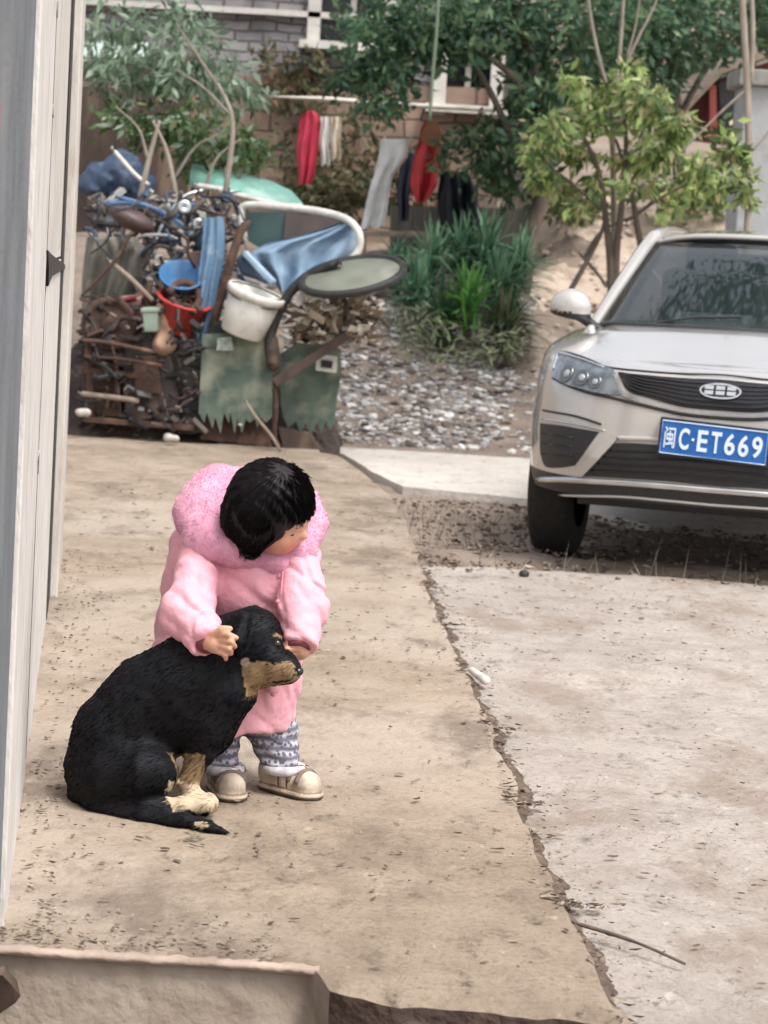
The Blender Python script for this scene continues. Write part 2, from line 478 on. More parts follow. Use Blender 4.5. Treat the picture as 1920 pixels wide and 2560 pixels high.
pth = [(704, 978), (760, 960), (900, 948), (1160, 955), (1700, 975), (2400, 1010), (2400, 1225), (1700, 1168), (1400, 1145), (1180, 1092), (1000, 1075), (870, 1064), (800, 1028), (740, 990)]
pp = dense([G(x, y, -.05) for x, y in pth], .15)
mk('path', slab([p+Vector((0, random.uniform(-.04, .04), .03)) for p in pp], (0, 0, -.08)), pathm, kind='structure')

# pale cast lip along the front step
lipm = mat('worn_lip', (.45, .35, .285), (.36, .28, .23), 16, .9, bump=.004, bs=60, c3=(.3, .23, .18), s3=8)
m = M(); A = [(-260, 2022), (20, 2046), (180, 2058), (350, 2068), (520, 2078), (690, 2092)]
rows = []
L = curve([G(x, y, .006) for x, y in A], 70)
for i, p in enumerate(L):
    n1 = .003*math.sin(i*.9)+.002*math.sin(i*2.3); tt = 1 if i < 66 else (70-i)/5
    rows.append([p+Vector((0, .04+n1, -.016)), p+Vector((0, .022+n1*2, -.001)), p+Vector((0, .002-n1*.5, .0005*tt)), p+Vector((0, -.006, -.003)), p+Vector((0, -.007, -.009+n1*.6)), p+Vector((0, .004, -.016))])
vv = [q for r in rows for q in r]; f = [(i*6+k, i*6+k+1, i*6+k+7, i*6+k+6) for i in range(69) for k in range(5)]
mk('step_lip', m.add(vv, f), lipm, smooth=True, kind='structure')
# ================================================================ house corner on the left
Wa, Wb = G(12, 1950), G(125, 1150)
wd = (Wb-Wa); wd.z = 0; wd.normalize(); wn = Vector((wd.y, -wd.x, 0))     # wn points into the lane
if wn.x < 0: wn = -wn
def WP(Y, z, out=0.0):
    t = (Y-Wa.y)/wd.y; p = Wa+wd*t+wn*out; return Vector((p.x, p.y, z))
def Yof(dx, dy):
    d = ray(dx, dy); t = wn.dot(Wa-CAM)/wn.dot(d); return (CAM+d*t).y
ZT = P(118, 548, Yof(118, 548)).z; ZB = P(116, 596, Yof(116, 596)).z
YG = Yof(70, 400); Y1 = Yof(103, 400); Y2 = Yof(109, 400); Y3 = Yof(138, 400); Y4 = Yof(143, 400)
def wslab(Y0, Y1, z0, z1, out0, out1, m=None, c=None, nz=1, jag=0):
    m = m or M(); A = []; B = []
    for s, L in ((0, A), (1, B)):
        for k in range(nz+1):
            z = z0+(z1-z0)*k/nz
            L.append((z, (jag*random.uniform(-1, 1) if 0 < k < nz else 0)))
    l = [WP(Y0+j, z, out1) for z, j in A]; r = [WP(Y1+j, z, out1) for z, j in B]
    poly = l+r[::-1]
    return slab(poly, WP(5, 0, out0)-WP(5, 0, out1), m, c)
house = empty('house', WP(4.9, 0, -.3), 'house corner at the left edge with grey plaster and whitewashed door boards', 'house')
grey = mat('grey_plaster', (.155, .17, .185), (.115, .125, .135), 9, .9, bump=.004, bs=70, c3=(.22, .22, .225), s3=2.2, lo3=.5, hi3=.75)
white = mat('whitewash', (.66, .64, .61), (.57, .54, .51), 5, .8, bump=.004, bs=50, c3=(.38, .34, .30), s3=9, stretch=(2, 2, .7), lo3=.52, hi3=.75)
white2 = mat('painted_board', (.60, .57, .53), (.50, .46, .42), 6, .75, bump=.002, bs=60, c3=(.36, .30, .25), s3=8, stretch=(2, 2, .6), lo3=.52, hi3=.75)
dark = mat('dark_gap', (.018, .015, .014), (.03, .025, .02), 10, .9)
def wallpart(name, Y0, Y1, o0, o1, m_, z0=-.5, z1=4, jag=0, nz=1, bev=0):
    return mk(name, wslab(Y0, Y1, z0, z1, o0, o1, None, None, nz, jag), m_, house, bevel=bev)
wallpart('wall', .6, 9.6, -.35, -.05, grey)
wallpart('plaster_panel', .62, YG, -.05, -.006, grey)
wallpart('gap_backing', YG, 9.5, -.05, -.042, dark)
wallpart('door_frame', YG, Y1, -.05, .004, white, bev=.003)
wallpart('door_board', Y2, Y3, -.05, -.001, white2, z0=ZT, nz=1)
wallpart('door_board', Y2-.06, Y3, -.05, .001, white, z1=ZB, nz=1)
wallpart('gap_shade', Y1+.002, Y2-.062, -.05, .0, dark, z0=-.5, z1=4)  # dark strips fill the board gaps, with the gaps' shade put into their colour
wallpart('gap_shade', Y3+.002, Y4-.002, -.05, .004, dark)
m = M()
slab([WP(Y2, ZT, -.001), WP(Y3, ZT, -.001), WP(Y3, (ZT*.6+ZB*.4), -.001), WP(Y2*.6+Y3*.4, (ZT*.8+ZB*.2), -.001)], WP(5, 0, -.05)-WP(5, 0, -.001), m)
slab([WP(Y2-.06, ZB, .001), WP(Y2*.6+Y3*.4, (ZB*.75+ZT*.25), .001), WP(Y3, (ZB*.55+ZT*.45), .001), WP(Y3, ZB, .001)], WP(5, 0, -.05)-WP(5, 0, .001), m)
mk('broken_edge', m, white, house)
wallpart('door_frame', Y4, 9.6, -.05, .03, white2, bev=.004)
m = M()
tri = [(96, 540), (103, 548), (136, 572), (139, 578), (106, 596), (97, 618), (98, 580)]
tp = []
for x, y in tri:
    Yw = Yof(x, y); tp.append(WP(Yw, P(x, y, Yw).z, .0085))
mk('hole_shade', slab(tp, WP(5, 0, -.0)-WP(5, 0, .0085), m), dark, house)  # near-black slab proud of the boards, painting the shade of a hole
chipm = mat('bare_render', (.36, .34, .32), (.24, .225, .21), 30, .95, bump=.003, bs=60)
for Yc in [Y1-.02]*4:
    zc = random.uniform(.5, 2.2); a = random.uniform(.02, .05); b = random.uniform(.008, .02); pts = []
    for k in range(11):
        t = 2*math.pi*k/11; r = random.uniform(.5, 1); pts.append(WP(Yc+b*r*math.cos(t)*1.6, zc+a*r*math.sin(t), .0075))
    off = .029 if Yc > Y4 else 0
    mk('plaster_chip', slab([p+wn*off for p in pts], wn*-.005), chipm, house)
red = mat('red_paper', (.55, .06, .05), (.42, .05, .05), 30, .7)
mk('paper_strip', wslab(Yof(-6,240), Yof(5,240), P(0,285,Yof(2,240)).z, P(0,222,Yof(2,240)).z, -.006, -.003), red, house)
# plaster crumbs and plinth line at the foot
m = M()
for i in range(60):
    Y = random.uniform(4.3, 9.6); p = WP(Y, 0, random.uniform(.005, .05)); s = random.uniform(.002, .008)
    ellipsoid(p, (s, s*random.uniform(.6, 1.3), s*.6), None, m, None, 0, 6, 4)
mk('plaster_crumbs', m, terrm, smooth=False, kind='stuff', label='crumbs of fallen plaster along the foot of the house wall')

print('WALL', YG, Y1, Y2, Y3, Y4)
# ================================================================ toddler
A_ = lambda p: np.array(p, float)
def pxy(v):
    R = np.array(camR); q = (v-np.array(CAM)) @ R
    return (960+FPX*q[:, 0]/-q[:, 2])/K, (1280-FPX*q[:, 1]/-q[:, 2])/K
HC = A_(P(592, 1097, 5.55))
Fd = np.array([.86, -.22, -.50]); Fd /= np.linalg.norm(Fd)
Ud = np.array([.02, -.38, .85]); Ud -= Fd*(Ud @ Fd); Ud /= np.linalg.norm(Ud)
Sd = np.cross(Fd, Ud); HR = np.stack([Sd, Fd, Ud], 1)
hp = lambda s, f, u: HC+Sd*s+Fd*f+Ud*u
kid = empty('person', G(555, 1725), 'toddler in a pink hooded winter coat bending over to hug the black dog', 'person')
NK = A_(P(585, 1172, 5.63)); CHs = A_(P(548, 1262, 5.68)); WS = A_(P(505, 1390, 5.77)); HP = A_(P(480, 1480, 5.82))
RA = [(A_(P(440, 1200, 5.64)), .054), (A_(P(404, 1325, 5.52)), .055), (A_(P(448, 1385, 5.43)), .040)]
LA = [(A_(P(642, 1205, 5.62)), .047), (A_(P(655, 1305, 5.55)), .046), (A_(P(645, 1392, 5.48)), .037)]
RL = [(A_(P(450, 1480, 5.80)), .062), (A_(P(468, 1585, 5.76)), .050), (A_(P(480, 1672, 5.72)), .040)]
LL = [(A_(P(560, 1480, 5.82)), .066), (A_(P(588, 1575, 5.78)), .055), (A_(P(612, 1668, 5.755)), .045)]
def fing(pts): return [A_(P(*p)) for p in pts]
rf = [[(474, 1370, 5.40), (494, 1371, 5.378), (511, 1378, 5.388)], [(477, 1384, 5.398), (499, 1386, 5.375), (508, 1397, 5.392)],
      [(476, 1397, 5.398), (495, 1401, 5.376), (499, 1412, 5.393)], [(471, 1408, 5.403), (486, 1414, 5.384), (488, 1424, 5.396)]]
rth = [(462, 1372, 5.405), (478, 1358, 5.392), (497, 1358, 5.39)]
lf = [[(640, 1390, 5.475), (622, 1388, 5.47), (610, 1397, 5.478)], [(640, 1402, 5.47), (620, 1402, 5.463), (606, 1410, 5.472)],
      [(641, 1412, 5.475), (624, 1416, 5.468), (611, 1422, 5.475)], [(644, 1421, 5.48), (630, 1427, 5.475), (619, 1430, 5.482)]]
lth = [(648, 1388, 5.48), (640, 1374, 5.485), (628, 1370, 5.49)]
def body(p):
    d = ell(p, HC, (.076, .086, .092), HR)
    d = sm(d, ell(p, hp(0, .045, -.052), (.050, .040, .045), HR), .03)
    for s in (-1, 1):
        d = sm(d, ell(p, hp(s*.033, .055, -.035), (.028, .026, .028), HR), .02)
        d = sm(d, ell(p, hp(s*.078, -.006, -.012), (.010, .017, .024), HR), .006)
    d = sm(d, ell(p, hp(0, .090, -.018), (.010, .011, .010), HR), .012)
    d = sm(d, ell(p, hp(0, .082, -.046), (.015, .009, .007), HR), .008)
    d = sm(d, cap(p, hp(0, -.01, -.06), NK-np.array([0, 0, .02]), .042, .05), .03)
    d = sm(d, chain(p, [(NK, .06), (CHs, .09), (WS, .10), (HP, .10)], .04), .03)
    for L in (RA, LA): d = sm(d, chain(p, [(a, r*.5) for a, r in L], .02), .02)
    for L in (RL, LL): d = sm(d, chain(p, [(a, r*.5) for a, r in L], .02), .03)
    for fs, th, pc, wr in ((rf, rth, P(464, 1389, 5.412), RA[-1][0]), (lf, lth, P(650, 1403, 5.483), LA[-1][0])):
        pc = A_(pc); hd = ell(p, pc, (.021, .014, .024)); hd = sm(hd, cap(p, wr, pc, .019, .017), .012)
        for i, g in enumerate(fs):
            q = fing(g); r = .0072-.0006*(i == 3)
            hd = sm(hd, np.minimum(cap(p, q[0], q[1], r*1.08, r), cap(p, q[1], q[2], r, r*.85)), .0022)
        q = fing(th); hd = sm(hd, np.minimum(cap(p, q[0], q[1], .0092, .0082), cap(p, q[1], q[2], .0082, .007)), .004)
        d = sm(d, hd, .006)
    return d
v, F = surf(body, (-.62, 5.30, 0.0), (-.12, 5.98, .88), .0036)
lv = (v-HC) @ HR
c = np.ones((len(v), 3))
red_ = np.exp(-(((np.abs(lv[:, 0])-.036)/.02)**2+((lv[:, 2]+.036)/.018)**2))*(lv[:, 1] > .03)
lip = np.exp(-((lv[:, 0]/.017)**4+((lv[:, 2]+.046)/.006)**2))*(lv[:, 1] > .07)
c[:, 1] -= .30*red_+.45*lip; c[:, 2] -= .25*red_+.4*lip; c[:, 0] -= .12*lip
skin = mat('skin', (.60, .335, .235), (.54, .29, .20), 40, .55, bump=.0006, bs=300, attr=True, spec=.4)
skin.node_tree.nodes['Principled BSDF'].inputs['Subsurface Weight'].default_value = .12
skin.node_tree.nodes['Principled BSDF'].inputs['Subsurface Radius'].default_value = (.012, .005, .003)
mk('body', M().add(v.tolist(), F.tolist(), c.tolist()), skin, kid, smooth=True)
eyem = mat('eye_dark', (.02, .012, .01), None, 5, .12, spec=.8)
for s in (-1, 1):
    mk('eye', ellipsoid(hp(s*.031, .073, -.004), (.0125, .006, .0045), Matrix(HR.tolist())), eyem, kid, smooth=True)
    bp_ = [Vector(hp(s*(.031+x), .083-abs(x)*.35, .022+.003*math.cos(x*120))) for x in np.linspace(-.014, .014, 7)]
    mk('eyebrow', tube(bp_, [.0006, .0016, .002, .002, .0018, .0014, .0005], 6), eyem, kid, smooth=True)

# hair: bowl cut with a fringe
def hair(p):
    q = (p-HC) @ HR
    d = ell(p, hp(0, -.012, .006), (.094, .099, .099), HR)
    d = sm(d, ell(p, hp(0, -.045, -.045), (.084, .058, .055), HR), .03)
    for s in (-1, 1): d = sm(d, ell(p, hp(s*.074, .006, -.045), (.018, .038, .052), HR), .02)
    wind = np.maximum.reduce([-(q[:, 1]-.034), np.abs(q[:, 0])-.056, q[:, 2]-.030+.02*(q[:, 0]/.06)**2+.003*np.sin(q[:, 0]*260)])
    d = smax(d, -wind, .008)
    d = smax(d, -(q[:, 2]+.088), .01)
    return d+.0012*np.sin(q[:, 0]*310+3*np.sin(q[:, 2]*40))
v, F = surf(hair, HC-.16, HC+.16, .004); N_ = normals(v, F)
lq = (v[F[:, 0]]-HC) @ HR; okh = np.where(~((lq[:, 1] > .015) & (lq[:, 2] < .055) & (np.abs(lq[:, 0]) < .075)))[0]
m = M(); m.add(v.tolist(), F.tolist(), (1, 1, 1))
crown = hp(0, -.03, .10)
fur(m, v, F, N_, 22000, .030, .0011, lambda p: np.ones((len(p), 3)), lambda p: (p-crown)*.6-Ud*.06, .96, .06, okh, .35)
hairm = mat('black_hair', (.012, .010, .012), (.022, .018, .020), 60, .62, spec=.22, attr=True)
mk('hair', m, hairm, kid, smooth=True)

# coat
HEM = .158
def folds(p, L, amp, per):
    a, b, c_ = [x[0] for x in L]; d = b-a; t1 = ((p-a) @ d)/(d @ d)*np.linalg.norm(d)
    return t1
RF1 = np.array([[.5, .5, 1.2], [.2, 1, .2], [-.5, .4, 1.9]]); RF2 = np.array([[1.7, .3, -.7], [.3, 1, .2], [.6, .2, .6]])
def coat(p):
    d = chain(p, [(NK, .068), (A_(P(552, 1255, 5.68)), .108), (A_(P(508, 1380, 5.77)), .138), (A_(P(494, 1480, 5.785)), .145), (A_(P(490, 1600, 5.785)), .150)], .05)
    d = sm(d, cap(p, A_(P(450, 1200, 5.79)), A_(P(430, 1430, 5.88)), .09, .112), .06)
    d = sm(d, cap(p, A_(P(618, 1235, 5.66)), A_(P(560, 1480, 5.75)), .055, .075), .04)
    d = smax(d, HEM-p[:, 2]+.006*np.sin(p[:, 0]*40), .018)
    arm1 = chain(p, RA, .03); arm2 = chain(p, LA, .03)
    w = (RA[-1][0]-RA[1][0]); w /= np.linalg.norm(w); arm1 = smax(arm1, (p-RA[-1][0]) @ w-.004, .01)
    w = (LA[-1][0]-LA[1][0]); w /= np.linalg.norm(w); arm2 = smax(arm2, (p-LA[-1][0]) @ w-.004, .01)
    d = sm(d, np.minimum(arm1, arm2), .012)
    d = sm(d, cap(p, A_(P(604, 1215, 5.575)), A_(P(588, 1480, 5.625)), .012, .012), .012)
    n1 = np.minimum(np.abs(vnoise(p @ RF1, 9, 5))*2.6, 1); n2 = np.minimum(np.abs(vnoise(p @ RF2, 13, 9))*2.6, 1); n4 = vnoise(p, 8, 19)
    t1 = (p-RA[1][0]) @ (RA[2][0]-RA[0][0]); n3 = np.sin(t1*560+5*vnoise(p, 14, 7))*np.clip(1-np.abs(np.minimum(arm1, arm2)-d)*40, 0, 1)
    return d-.0075*n1-.0055*n2-.004*n4-.0014*n3+.004
v, F = surf(coat, (-.66, 5.33, .12), (-.10, 6.06, .72), .004); N_ = normals(v, F)
q = pxy(v)
c = np.ones((len(v), 3))
pink = mat('pink_coat', (.79, .40, .47), (.72, .34, .41), 9, .75, bump=.003, bs=70, sheen=.05, c3=(.70, .35, .42), s3=14)
coatO = mk('coat', M().add(v.tolist(), F.tolist()), pink, kid, smooth=True)
# snaps, pocket seams and side seam
sn = mat('coat_trim', (.60, .24, .32), None, 9, .5)
m = M()
def onsurf(fn, p, d=None):
    """first point of a modelled surface met when walking back from p"""
    p = np.array(p, float); d = p-np.array(CAM); d /= np.linalg.norm(d); t = np.arange(0, .5, .002); e = fn(p+t[:, None]*d); k = np.argmax(e < 0)
    return Vector(p+d*t[max(k-1, 0)])
for pts in ([(455, 1215), (478, 1255), (492, 1300)], [(520, 1440), (545, 1452), (585, 1450)], [(612, 1225), (606, 1290), (600, 1350), (596, 1420)]):
    mk('seam', tube(curve([onsurf(coat, P(x, y, 5.25))+Vector((0, .001, 0)) for x, y in pts], 20), .0018, 6), sn, coatO, smooth=True)
for y in (1245, 1300, 1500): mk('snap', ellipsoid(onsurf(coat, P(603-(y-1245)*.05, y, 5.25)), (.006, .004, .006), None, None, None, 0, 10, 6), sn, coatO, smooth=True)
cuffm = mat('cuff_knit', (.20, .045, .07), (.12, .03, .045), 90, .9)
for L in (RA, LA):
    w = Vector(L[-1][0]-L[1][0]).normalized(); o = Vector(L[-1][0])
    mk('cuff', tube([o-w*.012, o+w*.003, o+w*.013], [.029, .030, .026], 18), cuffm, coatO, smooth=True)
# fluffy hood lying round the neck
hpts = [(P(640, 1088, 5.72), .045), (P(545, 1070, 5.76), .058), (P(470, 1070, 5.74), .064), (P(440, 1108, 5.68), .064), (P(462, 1160, 5.62), .058),
        (P(522, 1188, 5.585), .040), (P(592, 1212, 5.58), .026), (P(652, 1188, 5.60), .028), (P(676, 1135, 5.66), .029), (P(664, 1092, 5.72), .034)]
def hood(p):
    d = chain(p, [(A_(a), r) for a, r in hpts], .03)
    d = sm(d, ell(p, A_(P(484, 1108, 5.75)), (.10, .09, .085)), .03)
    return d-.004*vnoise(p, 28, 6)-.003*vnoise(p, 60, 8)
v, F = surf(hood, (-.60, 5.45, .50), (-.12, 5.92, .90), .005); N_ = normals(v, F)
m = M(); m.add(v.tolist(), F.tolist(), (1, 1, 1))
fur(m, v, F, N_, 36000, .006, .0008, lambda p: np.ones((len(p), 3)), None, .6, .3, None, .03)
hoodm = mat('pink_fleece', (.72, .37, .50), (.63, .29, .42), 26, .9, attr=True, sheen=.4, c3=(.80, .48, .60), s3=7)
mk('hood', m, hoodm, kid, smooth=True)

# patterned trousers
def trous(p):
    d = None
    for L in (RL, LL):
        e = chain(p, [(a, r*1.0) for a, r in L], .03)
        e = smax(e, .052-p[:, 2], .006); d = e if d is None else sm(d, e, .02)
    return d-.003*vnoise(p, 30, 4)-.0025*np.sin(p[:, 2]*190+4*p[:, 0]*20)
v, F = surf(trous, (-.60, 5.62, .03), (-.18, 5.98, .36), .0042)
a, nt, bs_, Nn, Lk = nodes('fair_isle_knit')
tc = Nn('ShaderNodeTexCoord'); vo = Nn('ShaderNodeTexVoronoi'); vo.inputs['Scale'].default_value = 95; Lk(tc.outputs['Object'], vo.inputs['Vector'])
wv = Nn('ShaderNodeTexWave'); wv.bands_direction = 'Z'; wv.inputs['Scale'].default_value = 14; wv.inputs['Distortion'].default_value = 2.5; wv.inputs['Detail'].default_value = 3; Lk(tc.outputs['Object'], wv.inputs['Vector'])
r1 = Nn('ShaderNodeMapRange'); r1.inputs[1].default_value = .35; r1.inputs[2].default_value = .55; Lk(vo.outputs['Distance'], r1.inputs[0])
mu = Nn('ShaderNodeMath'); mu.operation = 'MULTIPLY'; Lk(r1.outputs[0], mu.inputs[0]); Lk(wv.outputs['Fac'], mu.inputs[1])
mi = Nn('ShaderNodeMix'); mi.data_type = 'RGBA'; mi.inputs[6].default_value = (.11, .11, .15, 1); mi.inputs[7].default_value = (.50, .49, .54, 1)
Lk(mu.outputs[0], mi.inputs[0]); Lk(mi.outputs[2], bs_.inputs['Base Color']); bs_.inputs['Roughness'].default_value = .95
mk('trousers', M().add(v.tolist(), F.tolist()), a, kid, smooth=True)

# chunky cream shoes
strapm = mat('shoe_strap', (.20, .145, .11), (.14, .10, .08), 40, .7)
shoem = mat('cream_shoe', (.60, .52, .42), (.52, .43, .33), 25, .75, attr=True, bump=.0015, bs=90, c3=(.38, .31, .25), s3=22, lo3=.5, hi3=.65)
for heel, toe, an_ in ((P(480, 1693, 5.76), P(499, 1712, 5.655), RL[-1][0]), (P(592, 1692, 5.79), P(664, 1702, 5.715), LL[-1][0])):
    h_ = A_(heel); t_ = A_(toe); h_[2] = .038; t_[2] = .030; ax_ = (t_-h_)/np.linalg.norm(t_-h_); sd_ = np.array([-ax_[1], ax_[0], 0])
    def shoe(p):
        d = sm(cap(p, h_, t_, .036, .034), cap(p, h_+[0, 0, .012], h_+[0, 0, .034], .036, .036), .02)
        e = cap(p*np.array([1, 1, 0])+np.array([0, 0, .006]), h_*np.array([1, 1, 0])+[0, 0, .006], t_*np.array([1, 1, 0])+[0, 0, .006], .039, .039)
        e = smax(e, p[:, 2]-.017, .003); d = smax(d, p[:, 2]-.084, .006)
        d = np.minimum(d, e); t = (p-h_) @ ax_
        for s_ in (.035, .062): d = d-.0035*np.exp(-((t-s_)/.008)**2)*(p[:, 2] > .02)
        return smax(d, -p[:, 2]+.001, .002)
    v, F = surf(shoe, np.minimum(h_, t_)-.07, np.maximum(h_, t_)+.09, .0035)
    t = (v-h_) @ ax_; s_ = (v-h_) @ sd_; c = np.ones((len(v), 3))
    c[v[:, 2] < .010] = (.16, .12, .10)
    c[(np.abs(v[:, 2]-.0185) < .0022)] = (.45, .36, .30)
    for b in (.048, .076): c[(np.abs(t-b) < .0028) & (v[:, 2] > .02)] = (.25, .18, .13)
    for b, e in ((.066, .02), (.090, -.02)): c[((t-b)**2+(s_-e)**2 < .00004) & (v[:, 2] > .03)] = (.22, .15, .12)
    c[(np.abs(v[:, 2]-.078) < .004)] = (.7, .66, .66)
    sho = mk('shoe', M().add(v.tolist(), F.tolist(), c.tolist()), shoem, kid, smooth=True)
    for b in (.080, .106):
        pts = []
        for a in np.linspace(.15, math.pi-.15, 15):
            o = h_+ax_*b+sd_*.06*math.cos(a)+np.array([0, 0, 1])*.075*math.sin(a); o[2] = max(o[2], .02)
            dd = (h_+ax_*b)-o; L_ = np.linalg.norm(dd); tt_ = np.arange(0, 1, .02); e_ = shoe(o+tt_[:, None]*dd); k_ = int(np.argmax(e_ < .001)); pts.append(Vector(o+dd*tt_[k_]))
        mk('strap', tube(pts, .0062, 8), strapm, sho, smooth=True)
    mk('toe_button', ellipsoid(Vector(t_+ax_*.024+np.array([0, 0, .016])), (.006, .006, .006)), strapm, sho, smooth=True)
    mk('shoe_cuff', tube([Vector((an_[0]+.044*math.cos(a), an_[1]+.044*math.sin(a), .060)) for a in np.linspace(0, 2*math.pi, 25)[:-1]], .012, 8, closed=True), mat('cuff_fleece', (.62, .60, .60), (.4, .38, .42), 60, .95) if 'cuff_fleece' not in bpy.data.materials else bpy.data.materials['cuff_fleece'], sho, smooth=True)

# ================================================================ dog
dg = lambda x, y, Y, r: (A_(P(x, y, Y)), r)
def dog(p):
    d = chain(p, [dg(232, 1662, 5.56, .098), dg(262, 1590, 5.555, .100), dg(325, 1515, 5.55, .096), dg(400, 1478, 5.53, .090), dg(452, 1470, 5.52, .082)], .05)
    d = sm(d, chain(p, [dg(380, 1470, 5.54, .07), dg(450, 1430, 5.53, .074), dg(505, 1395, 5.52, .066), dg(545, 1378, 5.50, .060)], .04), .04)
    d = sm(d, cap(p, *[x[0] for x in (dg(450, 1540, 5.52, 0), dg(505, 1500, 5.50, 0))], .082, .052), .04)
    d = sm(d, cap(p, dg(400, 1560, 5.54, 0)[0], dg(440, 1590, 5.52, 0)[0], .085, .05), .04)
    d = sm(d, ell(p, dg(548, 1374, 5.50, 0)[0], (.066, .060, .064)), .02)
    # haunch, shin and long hind foot on the near side
    for oy in (0, .10):
        d = sm(d, chain(p, [dg(245, 1675, 5.49+oy, .074), dg(315, 1668, 5.455+oy, .062), dg(342, 1668, 5.45+oy, .038)], .03), .03)
        d = sm(d, chain(p, [dg(340, 1672, 5.45+oy, .034), dg(300, 1722, 5.45+oy, .028), dg(330, 1742, 5.43+oy, .022), dg(400, 1742, 5.42+oy, .019), dg(446, 1741, 5.42+oy, .020)], .012), .015)
        # fore leg
        d = sm(d, chain(p, [dg(448, 1560, 5.49+oy*.6, .046), dg(432, 1622, 5.485+oy, .032), dg(408, 1690, 5.475+oy, .020), dg(415, 1722, 5.465+oy, .019), dg(455, 1735, 5.455+oy, .019)], .012), .02)
    d = sm(d, chain(p, [dg(180, 1722, 5.56, .034), dg(215, 1752, 5.47, .028), dg(310, 1768, 5.40, .024), dg(400, 1778, 5.36, .021), dg(448, 1786, 5.335, .015), dg(500, 1803, 5.31, .003)], .01), .025)
    # muzzle, brow, nose
    d = sm(d, chain(p, [dg(568, 1418, 5.485, .052), dg(602, 1438, 5.465, .040), dg(626, 1449, 5.452, .028)], .02), .02)
    d = sm(d, ell(p, dg(560, 1452, 5.478, 0)[0], (.040, .036, .038)), .02)
    d = sm(d, ell(p, dg(594, 1378, 5.468, 0)[0], (.018, .018, .014)), .012)
    d = sm(d, ell(p, dg(634, 1447, 5.452, 0)[0], (.013, .015, .011)), .004)
    for oy, rx in ((-.058, 0), (.062, 0)):      # hanging ears
        d = sm(d, np.minimum(cap(p, dg(528, 1335, 5.50+oy, 0)[0], dg(512, 1385, 5.49+oy*1.15, 0)[0], .014, .022), cap(p, dg(512, 1385, 5.49+oy*1.15, 0)[0], dg(520, 1412, 5.49+oy*1.1, 0)[0], .02, .011)), .012)
    d = smax(d, .003-p[:, 2], .006)
    return d-.0022*vnoise(p, 32, 2)
v, F = surf(dog, (-.84, 5.22, -.01), (-.12, 5.80, .60), .0046); N_ = normals(v, F)
BLK, TAN, CRM = np.array([.0045, .0045, .0065]), np.array([.28, .19, .105]), np.array([.54, .43, .31])
def coatcol(p):
    x, y = pxy(p); n = fbm(p, 40, 12)*5; x = x+n; y = y+n
    c = np.tile(BLK, (len(p), 1))
    def put(mask, cl): c[mask] = cl
    put((x > 529) & (y > 1434-(x-529)*.05) & (y < 1502-(x-540)*.30) & (y-1418 > (x-622)*1.25), TAN)
    put((x > 529) & (x < 560) & (y > 1470) & (y < 1505), TAN*1.25)
    put(((x-533)/8)**2+((y-1434)/13)**2 < 1, CRM*.8)
    put(((x-604)/11)**2+((y-1377)/6)**2 < 1, TAN*.8)
    put((x > 372) & (x < 442) & (y > 1628) & (y < 1700) & (p[:, 1] > 5.44), TAN*.85)
    put((x > 366) & (x < 490) & (y > 1690) & (y < 1753) & (p[:, 1] > 5.385), CRM)
    put(((x-438)/16)**2+((y-1783)/6)**2 < 1, CRM*.8)
    put((np.abs(y-(1474-(x-590)*.22+3*np.sin((x-590)*.08))) < 2.2) & (x > 588), BLK*2)
    put(((x-648)/11)**2+((y-1447)/9)**2 < 1, BLK)
    return c
cc = coatcol(v)
m = M(); m.add(v.tolist(), F.tolist(), cc.tolist())
eo = onsurf(dog, P(598, 1391, 5.3))
nose_ = A_(P(636, 1450, 5.45)); keep = np.where((np.linalg.norm(v[F[:, 0]]-nose_, axis=1) > .024) & (np.linalg.norm(v[F[:, 0]]-np.array(eo), axis=1) > .016))[0]
fur(m, v, F, N_, 36000, .014, .0009, coatcol, lambda p: np.tile(np.array([-.75, .05, -.5]), (len(p), 1)), .91, .14, keep)
dogm = mat('dog_coat', (1, 1, 1), (.9, .9, .9), 30, .65, attr=True, spec=.2)
hound = empty('dog', G(300, 1750), 'black and tan dog with a cream paw sitting beside the toddler', 'dog')
mk('body', m, dogm, hound, smooth=True)
nosem = mat('wet_nose', (.008, .008, .009), None, 9, .25, spec=.6)
eo = onsurf(dog, P(598, 1391, 5.3))
mk('eye', ellipsoid(eo+Vector((0, .001, 0)), (.0095, .007, .009)), eyem, hound, smooth=True)
mk('nose', ellipsoid(A_(P(644, 1450, 5.445)), (.0125, .014, .011)), nosem, hound, smooth=True)
# ================================================================ car
CY = math.radians(14.0)
cb = Vector((math.sin(CY), math.cos(CY), 0)); cr = Vector((math.cos(CY), -math.sin(CY), 0))
n0 = P(1546, 955, 10.05); CO = Vector((n0.x, n0.y, -.06))
def CW(x, y, z): return CO+cr*x+cb*y+Vector((0, 0, z))
NEX = 2.9; L0 = .95
def Wz(z): return float(np.interp(z, [.15, .28, .40, .62, .80, .92, 1.02], [.80, .86, .895, .905, .89, .865, .82]))
def Vz(z): return float(np.interp(z, [.15, .24, .30, .40, .52, .66, .78, .86, .90, .96], [.16, .10, .045, .02, .0, .015, .035, .065, .10, .16]))
def Fy(x, z, k=1.0):
    t = min(abs(x)/Wz(z), .9999); return Vz(z)+L0*(1-(1-t**NEX)**(1/NEX))
def Fn(x, z):
    e = .004; dx = (Fy(x+e, z)-Fy(x-e, z))/(2*e); dz = (Fy(x, z+e)-Fy(x, z-e))/(2*e)
    n = (cr*dx+Vector((0, 0, dz))-cb); return n.normalized()
